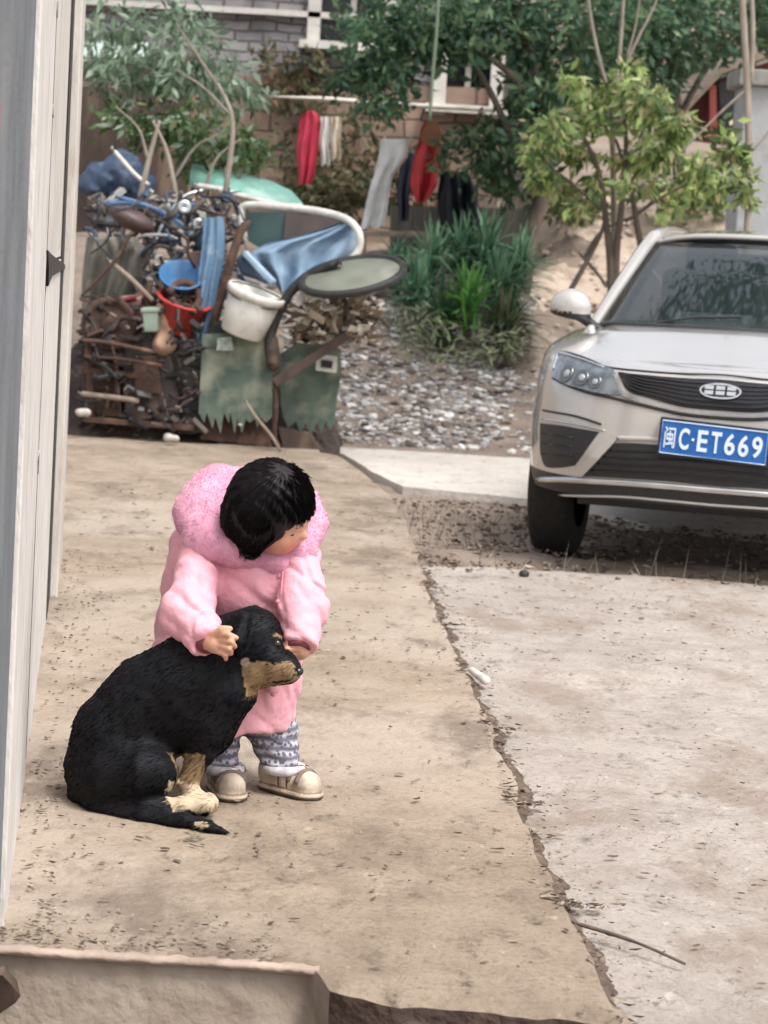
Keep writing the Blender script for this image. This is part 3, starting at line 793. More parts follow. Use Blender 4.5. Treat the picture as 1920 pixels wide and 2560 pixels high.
def cp(cx, cy):
    """direction through a detail of the front -> (across, height) on the nose surface"""
    dx, dy = (1300+cx*.40683)/K, (550+cy*.40683)/K
    d = ray(dx, dy); t = 9.5
    for _ in range(60):
        q = CAM+d*t-CO; x, y, z = q.dot(cr), q.dot(cb), q.z
        e = Fy(x, max(.15, z))-y
        t += e*.6/d.y
    return x, z
def surfpt(x, z, off=0): return CW(x, Fy(x, z), z)+Fn(x, z)*off
car = empty('car', CW(0, 2.1, 0), 'silver compact SUV with a blue number plate parked nose-on at the right edge', 'car')
def paintm(name, c, rough=.28, metal=.75, coat=1, c2=None):
    a = mat(name, c, c2 or tuple(x*.93 for x in c), 3, rough, metal=metal, coat=coat, bump=.0, c3=tuple(x*.8 for x in c), s3=5, lo3=.55, hi3=.8)
    return a
silver = paintm('silver_paint', (.47, .45, .43), .16, .22)
blackp = mat('black_plastic', (.012, .012, .014), (.02, .02, .022), 60, .45, bump=.0005)
glossb = mat('gloss_black', (.008, .008, .012), None, 20, .18)
chrome = mat('satin_chrome', (.62, .62, .62), (.5, .5, .5), 10, .22, metal=.9)
dchr = mat('dark_chrome', (.20, .21, .22), None, 10, .25, metal=.8)
rubber = mat('tyre_rubber', (.014, .013, .013), (.022, .02, .019), 40, .85, bump=.002)
lens = mat('headlamp_lens', (.10, .115, .13), (.22, .25, .28), 26, .10, coat=1, metal=.3)
glass, nt, b_, Nn, Lk = nodes('windscreen_glass')
b_.inputs['Base Color'].default_value = (.02, .03, .032, 1); b_.inputs['Roughness'].default_value = .03; b_.inputs['IOR'].default_value = 1.6
b_.inputs['Coat Weight'].default_value = 1; b_.inputs['Coat Roughness'].default_value = .02; b_.inputs['Alpha'].default_value = .6

# shell: rings at heights, following the plan outline
LEN = 4.35
zl = [.35, .37, .39, .41, .425, .45, .50, .56, .62, .68, .74, .78, .82, .85, .875]
TH = np.concatenate([np.linspace(-90, -60, 22), np.linspace(-60, 60, 60)[1:], np.linspace(60, 90, 22)[1:]])
def plan(z):
    out = []; W = Wz(z); vz = Vz(z)
    for a in TH:
        a = math.radians(a); s = math.sin(a); x = W*math.copysign(abs(s)**(2/NEX), s); y = vz+(L0)*(1-abs(math.cos(a))**(2/NEX))
        out.append((x, y))
    for y in np.linspace(L0+.05+vz, LEN-.75, 46): out.append((W, y))
    for a in np.linspace(90, -90, 40)[1:-1]:
        a = math.radians(a); s = math.sin(a); out.append((W*math.copysign(abs(s)**(2/3.4), s), LEN-vz*.6-.7*(1-abs(math.cos(a))**(2/3.4))))
    for y in np.linspace(LEN-.75, L0+.05+vz, 46): out.append((-W, y))
    return out
def rise(y): return float(np.interp(y, [0, .3, 1.0, 1.3, 2.6, 3.8, 4.35], [0, .01, .075, .10, .13, .17, .14]))
m = M(); rings = []
for z in zl:
    R_ = []
    for x, y in plan(z):
        zz = z+rise(y)*max(0, (z-.34)/.535)**1.3
        R_.append(CW(x, y, zz))
    rings.append(R_)
top = plan(.875)
for s, ins, up in ((.985, .008, .018), (.955, .02, .032), (.88, .05, .048), (.78, .09, .066), (.72, .11, .086), (.66, .13, .088), (.5, .15, .096), (.3, .16, .103), (.12, .165, .106), (0.0, .165, .107)):
    R_ = []
    for x, y in top:
        yy = y+ins*(1-min(1, y/1.6)) if y < 1.6 else y
        f_ = min(1, y*.9+.30)
        R_.append(CW(x*s, yy, .875+rise(yy)+up*f_*(1 if y < 3.9 else .6)))
    rings.append(R_)
n = len(rings[0]); nz = len(zl)
v = [p for r in rings for p in r]
def skip(p):      # wheel openings
    q = p-CO; y = q.dot(cb); z = q.z; x = q.dot(cr)
    return abs(x) > .5 and any((y-c)**2+(z-.33)**2 < .37**2 for c in (.86, 3.50))
fs = []; ms = []
for i in range(len(rings)-1):
    for k in range(n):
        q = (i*n+k, i*n+(k+1) % n, (i+1)*n+(k+1) % n, (i+1)*n+k)
        cpt = (v[q[0]]+v[q[2]])/2
        if i < nz and skip(cpt): continue
        fs.append(q); ms.append(1 if i < 4 else 0)
b_i = len(v); m.add(v, fs); m.m = ms
body = mk('body', m, [silver, blackp], car, smooth=True)
sb = body.modifiers.new('sub', 'SUBSURF'); sb.levels = 0; sb.render_levels = 1

def patch(name, half, off, m_, parent=car, closed_half=True, step=.03, th=.012, mirror=True, smooth=True):
    """a panel lying on the nose; half = (x,z) outline of the image-left half, mirrored when it ends on the centre line"""
    if closed_half: polys = [half+[(-x, z) for x, z in half[::-1]]]
    elif mirror: polys = [half, [(-x, z) for x, z in half[::-1]]]
    else: polys = [half]
    out = []
    for poly in polys:
        pl = [(p.x, p.y) for p in dense([(a, b, 0) for a, b in poly], step)]
        bm = bpy.data.curves.new('t', 'CURVE'); bm.dimensions = '2D'; bm.fill_mode = 'BOTH'
        sp = bm.splines.new('POLY'); sp.points.add(len(pl)-1); sp.use_cyclic_u = True
        for i, (a, b) in enumerate(pl): sp.points[i].co = (a, b, 0, 1)
        # grid clipped by scanlines: columns every step
        bpy.data.curves.remove(bm)
        xs_ = sorted(set([round(a, 4) for a, b in pl])); xs_ = [x for i, x in enumerate(xs_) if i == 0 or x-xs_[i-1] > .0015]
        def span(x):
            zz = []
            for i in range(len(pl)):
                (a, b), (c_, d_) = pl[i], pl[(i+1) % len(pl)]
                if (a <= x < c_) or (c_ <= x < a): zz.append(b+(d_-b)*(x-a)/(c_-a))
            return (min(zz), max(zz)) if len(zz) >= 2 else None
        cols = []
        for x in xs_:
            s_ = span(min(max(x, xs_[0]+.0008), xs_[-1]-.0008))
            if s_: cols.append((x, s_))
        mm = M(); NV = 9; V_ = []; Fc = []
        for x, (lo_, hi_) in cols:
            for k in range(NV):
                V_.append(surfpt(x, lo_+(hi_-lo_)*k/(NV-1), off))
        nb = len(V_)
        for x, (lo_, hi_) in cols:
            for k in range(NV): V_.append(surfpt(x, lo_+(hi_-lo_)*k/(NV-1), off-th))
        nc = len(cols)
        for i in range(nc-1):
            for k in range(NV-1):
                a = i*NV+k; Fc.append((a, a+NV, a+NV+1, a+1)); Fc.append((a+nb, a+1+nb, a+NV+1+nb, a+NV+nb))
            for k in (0, NV-1):
                a = i*NV+k; Fc.append((a, a+nb, a+NV+nb, a+NV) if k == 0 else (a, a+NV, a+NV+nb, a+nb))
        for i in (0, nc-1):
            for k in range(NV-1):
                a = i*NV+k; Fc.append((a, a+1, a+1+nb, a+nb) if i == 0 else (a, a+nb, a+1+nb, a+1))
        out.append(mk(name, mm.add(V_, Fc), m_, parent, smooth=False))
    return out
def C(*pts):
    r = [cp(*p) for p in pts]; return r
def endc(h, z=None):       # put the last/first point on the centre line
    h = list(h); h[-1] = (0.0, h[-1][1]); return h
def line(name, pts, r, m_, off=.0, parent=car, centre=True, flat=1):
    h = C(*pts)
    if centre: h = endc(h); h = h+[(-x, z) for x, z in h[::-1][1:]]; ls = [h]
    else: ls = [h, [(-x, z) for x, z in h]]
    for l in ls:
        q = curve([(x, z, 0) for x, z in l], 14*len(l))
        mk(name, tube([surfpt(p.x, p.y, off) for p in q], r, 8), m_, parent, smooth=True)
# grille with its bars and badge
gt = endc(C((603, 938), (700, 950), (900, 968), (1050, 978), (1222, 984)))
gb = endc(C((603, 938), (625, 985), (670, 1055), (800, 1097), (1000, 1150), (1222, 1172)))
def two_edge(name, topc, botc, off, m_, parent=car, th=.012, mirror=False, centre=True, ns=70, NV=9):
    """panel between an upper and a lower edge given on the nose surface"""
    def ext(e):
        if centre:
            e = list(e); e[-1] = (0.0, e[-1][1]); e = e+[(-x, z) for x, z in e[::-1][1:]]
        return e
    sets = [(ext(topc), ext(botc))]
    if mirror: sets.append(([(-x, z) for x, z in topc][::-1], [(-x, z) for x, z in botc][::-1]))
    objs = []
    for T_, B_ in sets:
        tc_ = curve([(x, z, 0) for x, z in T_], ns) if len(T_) > 2 else [Vector((*T_[0], 0)).lerp(Vector((*T_[1], 0)), i/(ns-1)) for i in range(ns)]
        bc_ = curve([(x, z, 0) for x, z in B_], ns) if len(B_) > 2 else [Vector((*B_[0], 0)).lerp(Vector((*B_[1], 0)), i/(ns-1)) for i in range(ns)]
        V_ = []
        for o_ in (off, off-th):
            for i in range(ns):
                for k in range(NV):
                    p = bc_[i].lerp(tc_[i], k/(NV-1)); V_.append(surfpt(p.x, p.y, o_))
        nb = ns*NV; Fc = []
        for i in range(ns-1):
            for k in range(NV-1):
                a = i*NV+k; Fc.append((a, a+NV, a+NV+1, a+1)); Fc.append((a+nb, a+1+nb, a+NV+1+nb, a+NV+nb))
            a = i*NV; Fc.append((a, a+nb, a+NV+nb, a+NV)); a = i*NV+NV-1; Fc.append((a, a+NV, a+NV+nb, a+nb))
        for k in range(NV-1):
            a = k; Fc.append((a, a+1, a+1+nb, a+nb)); a = (ns-1)*NV+k; Fc.append((a, a+nb, a+1+nb, a+1))
        objs.append(mk(name, M().add(V_, Fc), m_, parent, smooth=False))
    return objs
grille = two_edge('grille', [gt[0]]+gt[1:], [gb[0]]+gb[1:], .006, glossb)[0]
for k in range(1, 7):
    t = k/7
    a_ = [(x0*(1-t)+x1*t, z0*(1-t)+z1*t) for (x0, z0), (x1, z1) in zip(curve([(x, z, 0) for x, z in gt], 12) and [(p.x, p.y) for p in curve([(x, z, 0) for x, z in gt], 12)], [(p.x, p.y) for p in curve([(x, z, 0) for x, z in gb], 12)])]
    a_ = a_[1:]; a_[-1] = (0, a_[-1][1]); a_ = a_+[(-x, z) for x, z in a_[::-1][1:]]
    mk('grille_bar', tube([surfpt(x, z, .009) for x, z in a_], .0028, 6), blackp, grille, smooth=True)
two_edge('chrome_trim', C((585, 940), (612, 990), (650, 1062), (790, 1112), (1000, 1165), (1222, 1188)), C((580, 945), (602, 1010), (640, 1085), (780, 1132), (1000, 1183), (1222, 1206)), .010, chrome)
line('bumper_line', [(205, 972), (300, 1020), (420, 1062), (560, 1092), (760, 1142), (1000, 1195), (1222, 1218)], .0065, blackp, .001)  # black line along the upper bumper crease, below headlights and chrome trim
line('bonnet_gap', [(250, 803), (330, 822), (440, 862), (540, 903), (760, 928), (1000, 944), (1222, 950)], .004, blackp, .0)
# badge: an oval ring with cells
bx, bz = cp(1222, 1057); bx = 0
def ov(rx, rz, o, n=40): return [surfpt(bx+rx*math.copysign(abs(math.cos(a))**.8, math.cos(a)), bz+rz*math.sin(a)*(1 if math.sin(a) < 0 else .85), o) for a in [2*math.pi*i/n for i in range(n)]]
bd = mk('badge', slab(ov(.086, .033, .020), cb*.014), chrome, grille)
o_ = ov(.078, .026, .0215)
mk('badge_face', slab(o_, cb*.004), glossb, grille)
for i in range(3):
    for j in range(2):
        cx_ = (-.046+.046*i); cz_ = bz+(.010 if j else -.0105)
        mk('badge_cell', slab([surfpt(cx_+a*.018, cz_+b*.0075, .0235) for a, b in ((-1, -1), (1, -1), (1, 1), (-1, 1))], cb*.003), chrome, bd)
# headlights
ht = C((202, 955), (218, 880), (250, 812), (340, 838), (440, 873), (560, 918), (592, 945)); hb = C((202, 960), (235, 985), (300, 1018), (420, 1050), (500, 1070), (590, 1078), (640, 1072))
for k, hl in enumerate(two_edge('headlight', ht, hb, .010, lens, mirror=True, centre=False, ns=40)):
    s = 1 if k == 0 else -1
    for (cx, cy), r in (((300, 950), .040), ((390, 975), .036), ((470, 1000), .030)):
        x, z = cp(cx, cy); x *= s; c0 = surfpt(x, z, .0); nn = Fn(x, z)
        X, Yv, Z = frame(nn)
        R_ = Matrix((X, Yv, Z)).transposed()
        mk('lamp_ring', lathe([(r, .010), (r, .016), (r*.86, .017), (r*.55, .011), (0.001, .0105)], 24, R_, c0), dchr, hl, smooth=True)
        mk('lamp_lens', ellipsoid(c0+nn*.012, (r*.5, r*.5, .008), R_), mat('lamp_glass', (.30, .34, .38), None, 5, .06, coat=1) if 'lamp_glass' not in bpy.data.materials else bpy.data.materials['lamp_glass'], hl, smooth=True)
    pts = [(x*s, z) for x, z in C((215, 925), (240, 850), (262, 830), (380, 862), (520, 915))]
    q = curve([(x, z, 0) for x, z in pts], 30)
    mk('light_strip', tube([surfpt(p.x, p.y, .012) for p in q], .0045, 6), bpy.data.materials['lamp_glass'], hl, smooth=True)
# bumper openings
two_edge('side_intake', C((128, 1248), (250, 1262), (380, 1285), (486, 1302)), C((128, 1430), (160, 1512), (250, 1522), (338, 1508)), .004, blackp, mirror=True, centre=False, ns=24)
for t in (.25, .5, .75):
    for s in (1, -1):
        a_ = C((140, 1248+t*250), (250, 1262+t*245), (330, 1285+t*215))
        mk('intake_slat', tube([surfpt(x*s, z, .006) for x, z in a_], .004, 6), glossb, car, smooth=True)
line('crease_trim', [(140, 1168), (230, 1185), (350, 1208), (500, 1256)], .0055, blackp, -.001, centre=False)
line('lower_crease', [(140, 1222), (250, 1238), (380, 1262), (520, 1292)], .004, chrome, .001, centre=False)
two_edge('lower_intake', C((562, 1372), (700, 1372), (900, 1384), (1222, 1400)), C((372, 1572), (600, 1585), (900, 1605), (1222, 1636)), .004, blackp, ns=80)
for t in (.2, .4, .6, .8):
    a_ = C((562-190*t, 1372+200*t), (900, 1384+222*t), (1222, 1400+236*t)); a_[0] = (a_[0][0]+.02, a_[0][1]); a_[-1] = (0, a_[-1][1]); a_ += [(-x, z) for x, z in a_[::-1][1:]]
    mk('intake_slat', tube([surfpt(x, z, .007) for x, z in [(p.x, p.y) for p in curve([(x, z, 0) for x, z in a_], 30)]], .004, 6), glossb, car, smooth=True)
two_edge('bumper_strake', C((560, 1322), (470, 1420), (340, 1556)), C((600, 1352), (520, 1440), (390, 1576)), .016, silver, mirror=True, centre=False, ns=24)
line('intake_rim', [(600, 1340), (800, 1346), (1000, 1362), (1222, 1378)], .011, silver, .002)
line('skid_trim', [(118, 1592), (300, 1596), (600, 1612), (900, 1634), (1222, 1662)], .015, chrome, .004)
line('valance_edge', [(240, 1690), (600, 1700), (900, 1725), (1222, 1755)], .006, chrome if False else silver, .0)
# number plate
platem = mat('plate_blue', (.015, .10, .34), (.02, .12, .39), 15, .4, spec=.4)
platew = mat('plate_white', (.62, .72, .85), None, 30, .45)
pc = CW(-.005, -.026, n0.z+.06); tl = Matrix.Rotation(math.radians(2.5), 3, cb)
def PL(a, b, o=0): return pc+tl @ (cr*a+Vector((0, 0, b)))-cb*o
plate = mk('number_plate', slab([PL(a, b) for a, b in ((-.22, -.07), (.22, -.07), (.22, .07), (-.22, .07))], cb*.004), platem, car, bevel=.002)
mk('plate_holder', slab([PL(a, b, -.0045) for a, b in ((-.228, -.079), (.228, -.079), (.228, .077), (-.228, .077))], cb*.06), blackp, car)
q = [PL(a, b, .0015) for a, b in ((-.2165, -.0665), (.2165, -.0665), (.2165, .0665), (-.2165, .0665))]
mk('plate_border', tube(q, .0024, 6, closed=True), platew, plate)
def text(s, a, b, h, w_, bold=.0, name='plate_character'):
    cu = bpy.data.curves.new('txt', 'FONT'); cu.body = s; cu.size = 1; cu.extrude = .012; cu.offset = bold; cu.align_x = 'LEFT'
    ob = bpy.data.objects.new('txt', cu); col.objects.link(ob); bpy.context.view_layer.update()
    me = bpy.data.meshes.new_from_object(ob.evaluated_get(bpy.context.evaluated_depsgraph_get()))
    bpy.data.objects.remove(ob)
    vv = np.array([x.co[:] for x in me.vertices]); fc = [tuple(p.vertices) for p in me.polygons]
    lo, hi = vv.min(0), vv.max(0); vv[:, 0] = (vv[:, 0]-lo[0])/(hi[0]-lo[0])*w_+a-w_/2; vv[:, 1] = (vv[:, 1]-lo[1])/(hi[1]-lo[1])*h+b-h/2
    V_ = [PL(x, y, .001+(z > 0)*.0022) for x, y, z in vv]
    bpy.data.meshes.remove(me)
    return mk(name, M().add(V_, fc), platew, plate)
try: text('闽', -.181, 0, .088, .045, .008)
except Exception as e: print('CJK', e)
for s, a in (('C', -.122), ('E', -.046), ('T', .010), ('6', .066), ('6', .122), ('9', .178)): text(s, a, 0, .088, .042, .022)
mk('plate_dot', ellipsoid(PL(-.086, 0, .002), (.006, .003, .006)), platew, plate, smooth=True)

# greenhouse
BY = [(1.12, .80), (1.18, .82)]
def GH(s, y, z): return CW(s, y, z)
roof = []
secs = [  # y, z, half-width : windscreen foot to tailgate
    (1.16, 1.035, .70), (1.36, 1.145, .665), (1.60, 1.275, .625), (1.84, 1.395, .585), (1.97, 1.445, .565)]
NU = 25
def scr(i, j, off=0):
    t = i*(len(secs)-1); k = min(int(t), len(secs)-2); t -= k
    y, z, wd_ = [secs[k][q]*(1-t)+secs[k+1][q]*t for q in range(3)]
    x = j*wd_; bow = .16*(1-abs(j)**2.4)*(1-.35*i)
    return CW(x, y-bow+.02, z+.012*(1-j*j)+off)
def sheet(fn, nu, nv, th, mi=None):
    V_ = []; Fc = []
    for o in (0, -th):
        for a in range(nv):
            for b in range(nu): V_.append(fn(a/(nv-1), 2*b/(nu-1)-1, o))
    nb = nu*nv
    for a in range(nv-1):
        for b in range(nu-1):
            q = a*nu+b; Fc.append((q, q+1, q+nu+1, q+nu)); Fc.append((q+nb, q+nu+nb, q+nu+1+nb, q+1+nb))
    ed = list(range(nu))+[a*nu+nu-1 for a in range(1, nv)]+[(nv-1)*nu+b for b in range(nu-2, -1, -1)]+[a*nu for a in range(nv-2, 0, -1)]
    for i in range(len(ed)):
        p, q = ed[i], ed[(i+1) % len(ed)]; Fc.append((p, p+nb, q+nb, q))
    return M().add(V_, Fc)
mk('windscreen', sheet(scr, 31, 15, .006), glass, car, smooth=True)
# black band at top and foot of the screen
mk('screen_band', tube(curve([scr(.985, j, .003) for j in np.linspace(-.97, .97, 15)], 40), .012, 6), glossb, car, smooth=True)
mk('cowl', tube(curve([scr(.0, j, .0)+cb*-.01 for j in np.linspace(-1.0, 1.0, 15)], 40), .022, 8), blackp, car, smooth=True)
def rf(i, j, off=0):
    y = 1.95+i*1.85; z = 1.475+.045*math.sin(min(1, i*1.3)*math.pi*.75)-.05*i*i; w_ = .60-.015*i-.05*(i > .9)
    bow = .10*(1-abs(j)**2.4)*(1-i)**2
    return CW(j*w_, y-bow, z-.045*abs(j)**5+off+.012*(1-j*j))
mk('roof', sheet(rf, 31, 15, .02), silver, car, smooth=True)
for s in (-1, 1):
    a_ = [CW(s*.735, 1.06, 1.0), CW(s*.722, 1.16, 1.05), CW(s*.688, 1.37, 1.165), CW(s*.65, 1.61, 1.29), CW(s*.612, 1.86, 1.412), CW(s*.59, 2.02, 1.465), CW(s*.585, 2.6, 1.49), CW(s*.575, 3.4, 1.45), CW(s*.58, 3.8, 1.39), CW(s*.60, 4.02, 1.26), CW(s*.68, 4.2, 1.06)]
    mk('roof_pillar', tube(curve(a_, 60), [.020+.012*min(1, i/20) for i in range(60)], 10), silver, car, smooth=True)
    # side glass and shoulder under it
    top_ = curve([CW(s*.70, 1.30, 1.10), CW(s*.648, 1.72, 1.32), CW(s*.607, 2.05, 1.42), CW(s*.598, 2.7, 1.432), CW(s*.592, 3.3, 1.41), CW(s*.60, 3.72, 1.34)], 20)
    bot_ = [CW(s*.80, 1.22+i*(4.0-1.22)/19, 1.03+.03*i/19) for i in range(20)]
    V_ = top_+bot_; V_ += [p-cr*s*.006 for p in V_]; f_ = [(i, i+1, 21+i, 20+i) for i in range(19)]+[(40+i, 60+i, 61+i, 41+i) for i in range(19)]
    mk('side_window', M().add(V_, f_), glass, car, smooth=True)
    mk('door_pillar', beam(CW(s*.803, 2.42, 1.03), CW(s*.60, 2.42, 1.44), .06, .03), glossb, car)
    # mirror
    mc = CW(s*.83, 1.10, 1.11)
    def mir(p, mc=mc, s=s):
        R_ = np.stack([np.array(cr), np.array(cb), np.array([0, 0, 1])], 1); q = (p-np.array(mc)) @ R_; q[:, 0] *= s
        d = ell(q, (0, 0, 0), (.098, .07, .088)); d = smax(d, q[:, 1]-.045, .01); d = smax(d, -(q[:, 2]+.050-q[:, 0]*.18), .012)
        d = sm(d, cap(q, (-.06, .0, -.045), (-.14, .03, -.10), .022, .026), .02); return d
    lo_ = np.array(mc)-.3; v, F = surf(mir, lo_, np.array(mc)+.3, .009)
    q = (v-np.array(mc)) @ np.stack([np.array(cr), np.array(cb), np.array([0, 0, 1])], 1)
    low = q[:, 2] < -.022+q[:, 0]*s*.12; mm = M(); fm = low[F[:, 0]]
    mm.add(v.tolist(), F.tolist()); mm.m = fm.astype(int).tolist()
    mir_o = mk('mirror', mm, [silver, blackp], car, smooth=True)
    mk('mirror_glass', slab([mc+cr*s*a+cb*.046+Vector((0, 0, b)) for a, b in ((-.07, -.045), (.06, -.035), (.075, .025), (.02, .05), (-.07, .04))], cb*.006), chrome, mir_o)
    # wheels
    for wy in (.86, 3.50):
        c0 = CW(s*.775, wy, .33); R_ = Matrix((cb, Vector((0, 0, 1)), cr*s)).transposed()
        wh = mk('wheel', lathe([(.19, .0), (.19, .085), (.05, .095), (.001, .098)], 30, R_, c0), blackp, car, smooth=True)
        mk('tyre', lathe([(.20, -.09), (.30, -.09), (.325, -.08), (.331, -.045), (.331, .05), (.325, .085), (.30, .10), (.215, .10), (.205, .08)], 48, R_, c0), rubber, wh, smooth=True)
        mm = M()
        for k in range(5):
            a = 2*math.pi*k/5; dd = R_ @ Vector((math.cos(a), math.sin(a), 0))
            beam(c0+cr*s*.10+dd*.03, c0+cr*s*.092+dd*.20, .055, .02, mm, None, cr)
        tube([c0+cr*s*.095+R_ @ Vector((.20*math.cos(a), .20*math.sin(a), 0)) for a in np.linspace(0, 2*math.pi, 33)[:-1]], .012, 6, mm, closed=True)
        mk('rim', mm, chrome, wh)
        arc = [CW(s*(Wz(min(.9, max(.28, .33+.385*math.sin(a))))-.0), wy-.385*math.cos(a), .33+.385*math.sin(a)) for a in np.linspace(-.1, math.pi+.1, 26)]
        if wy > 1: mk('arch_trim', tube(arc, .028, 8), blackp, car, smooth=True)
mk('underbody', box(CW(0, 2.2, .46), (1.30, 3.5, .12), Matrix((cr, cb, Vector((0, 0, 1)))).transposed()), blackp, car)
mk('engine_tray', box(CW(0, .62, .42), (1.10, .55, .10), Matrix((cr, cb, Vector((0, 0, 1)))).transposed()), blackp, car)
mk('inner_liner', box(CW(0, .95, .5), (1.28, .9, .45), Matrix((cr, cb, Vector((0, 0, 1)))).transposed()), blackp, car)
# cabin things seen through the glass
clothd = mat('seat_fabric', (.05, .05, .055), (.03, .03, .035), 40, .8)
mk('dashboard', box(CW(0, 1.45, 1.0), (1.35, .5, .10), Matrix((cr, cb, Vector((0, 0, 1)))).transposed()), clothd, car, bevel=.03)
mk('dash_paper', slab([CW(a, b, c_) for a, b, c_ in ((-.36, 1.16, 1.058), (-.02, 1.16, 1.058), (-.02, 1.32, 1.118), (-.36, 1.32, 1.118))], (0, 0, .002)), mat('paper', (.6, .75, .78), None, 9, .6), car)
for s in (-.36, .36):
    st = mk('seat', box(CW(s, 2.45, 1.0), (.48, .16, .62), Matrix((cr, cb, Vector((0, 0, 1)))).transposed()), clothd, car, bevel=.05)
    mk('headrest', box(CW(s, 2.43, 1.36), (.26, .10, .16), Matrix((cr, cb, Vector((0, 0, 1)))).transposed()), clothd, st, bevel=.035)
mk('cabin_floor', box(CW(0, 2.6, .72), (1.5, 2.6, .05), Matrix((cr, cb, Vector((0, 0, 1)))).transposed()), clothd, car)
mk('steering_wheel', tube([CW(.36+.17*math.cos(a), 1.78+.05*math.sin(a), 1.06+.16*math.sin(a)) for a in np.linspace(0, 2*math.pi, 25)[:-1]], .014, 8, closed=True), blackp, car, smooth=True)
mk('room_mirror', box(CW(0, 1.80, 1.33), (.22, .03, .06), Matrix((cr, cb, Vector((0, 0, 1)))).transposed()), blackp, car, bevel=.01)
for s in (0, 1):
    a = scr(.03, -.62+s*.75, .012); b = scr(.13, -.08+s*.72, .012)
    mk('wiper', tube([a, a.lerp(b, .5)+Vector((0, 0, .012)), b], .007, 6), blackp, car)
# rear glass, bonnet creases
mk('rear_window', slab([CW(-.55, 3.80, 1.40), CW(.55, 3.80, 1.40), CW(.64, 4.12, 1.10), CW(-.64, 4.12, 1.10)], cb*.006), glass, car)
# ================================================================ junk heap beyond the terrace
def ori(px_, py_, dx_, Y):     # small helper: axis frame from an in-view direction (degrees) and a tilt towards the viewer
    a = math.radians(px_); t = math.radians(py_)
    z = Vector((math.cos(a)*math.cos(t), -math.sin(t), math.sin(a)*math.cos(t)))
    X, Yv, Z = frame(z); return Matrix((X, Yv, Z)).transposed()
def thing(name, m, mats, label, cat, group=None, smooth=False, bevel=0):
    return mk(name, m, mats, None, smooth=smooth, bevel=bevel, label=label, cat=cat, group=group)
plast = lambda n, c, r=.45: mat(n, c, tuple(x*.82 for x in c), 9, r, c3=tuple(x*.55+.05 for x in c), s3=12, lo3=.55, hi3=.75)
rust = mat('rusty_iron', (.085, .045, .03), (.05, .028, .022), 22, .85, bump=.002, c3=(.16, .09, .06), s3=9)
woodd = mat('dark_wood', (.075, .05, .04), (.045, .03, .025), 12, .85, bump=.003, stretch=(1, 1, .3), c3=(.16, .11, .08), s3=6)
woodl = mat('weathered_wood', (.30, .24, .19), (.20, .155, .12), 14, .9, bump=.002, stretch=(1, 1, .3))
greenb = mat('faded_green_board', (.12, .16, .125), (.06, .09, .075), 7, .8, c3=(.28, .29, .22), s3=5, lo3=.47, hi3=.66, bump=.004, bs=14)
whit = plast('white_plastic', (.72, .70, .64)); blue = plast('blue_plastic', (.05, .17, .36)); redp = plast('red_plastic', (.50, .055, .045))
lblue = mat('pale_blue_cloth', (.30, .42, .55), (.20, .30, .42), 5, .85, bump=.008, bs=9, c3=(.42, .52, .62), s3=8)
navy = mat('navy_tarp', (.05, .085, .15), (.03, .05, .09), 6, .6, bump=.01, bs=8, c3=(.12, .17, .25), s3=7)
greyt = mat('grey_canvas', (.20, .19, .16), (.13, .125, .105), 6, .9, bump=.012, bs=9, c3=(.28, .26, .22), s3=5)
teal = mat('teal_shell', (.25, .48, .40), (.14, .34, .29), 4, .5, c3=(.5, .64, .57), s3=4, lo3=.5, hi3=.7)
tealgl = mat('teal_pane', (.07, .13, .13), (.04, .085, .09), 4, .25)
blk = mat('black_rubber', (.015, .015, .016), (.03, .028, .026), 18, .6)
olive = mat('olive_panel', (.105, .11, .095), (.075, .08, .07), 5, .5, c3=(.16, .17, .14), s3=4)
# heap of soil and rubbish the things lie on
def zh(x, y):
    return None
m = M(); vs = []; nx, ny = 60, 36
a0 = P(150, 930, 15.0); a1 = P(690, 960, 15.0)
for j in range(ny):
    for i in range(nx):
        u = i/(nx-1); w_ = j/(ny-1); x = a0.x-.3+(a1.x-a0.x+.45)*u; y = 15.02+1.8*w_
        h = (.42+.25*math.sin(u*2.6+.6))*math.sin(min(1, w_*1.7)*math.pi/2)**.7*min(1, (1-u)*5)**.6*min(1, u*9+.2)
        vs.append((x, y, -.08+h))
va = np.array(vs); va[:, 2] += .05*fbm(va, 5, 71)+.03*fbm(va, 17, 72)
I, J = np.meshgrid(np.arange(nx-1), np.arange(ny-1)); a = (J*nx+I).ravel()
heapm = mat('rubbish_soil', (.06, .042, .035), (.03, .022, .02), 11, .95, bump=.02, bs=22, c3=(.15, .11, .085), s3=9)
mk('rubbish_mound', M().add(va.tolist(), np.stack([a, a+1, a+nx+1, a+nx], 1).tolist()), heapm, smooth=True, kind='structure')

# torn green boards
def ragged(x0, x1, y0, y1, sk=0, n=9, amp=34):
    top_ = [(x0, y0), ((x0+x1)/2, y0-3), (x1, y0+8)]
    bot_ = []
    for i in range(n*2+1):
        t = 1-i/(n*2); bot_.append((x0+(x1-x0)*t+sk+random.uniform(-3.5, 3.5), y1+(amp*random.choice((.25, .6, .9)) if i % 2 else -random.choice((0, 4, 14)))))
    return top_+bot_
gb1 = empty('green_board', P(505, 920, 14.9), 'faded green board with a torn toothed bottom edge below the white bucket', 'board', 'torn green boards leaning on the heap')
mk('panel', pslab(ragged(438, 590, 722, 905, -6), 14.9, .03, lean=-.10), greenb, gb1)
mk('sticker', pslab([(470, 730), (500, 727), (504, 757), (468, 757)], 14.82, .006), mat('worn_sticker', (.38, .42, .38), (.2, .25, .22), 30, .6), gb1)
gb2 = empty('green_board', P(665, 950, 15.0), 'faded green board with a white square sticker behind the dark timber bar', 'board', 'torn green boards leaning on the heap')
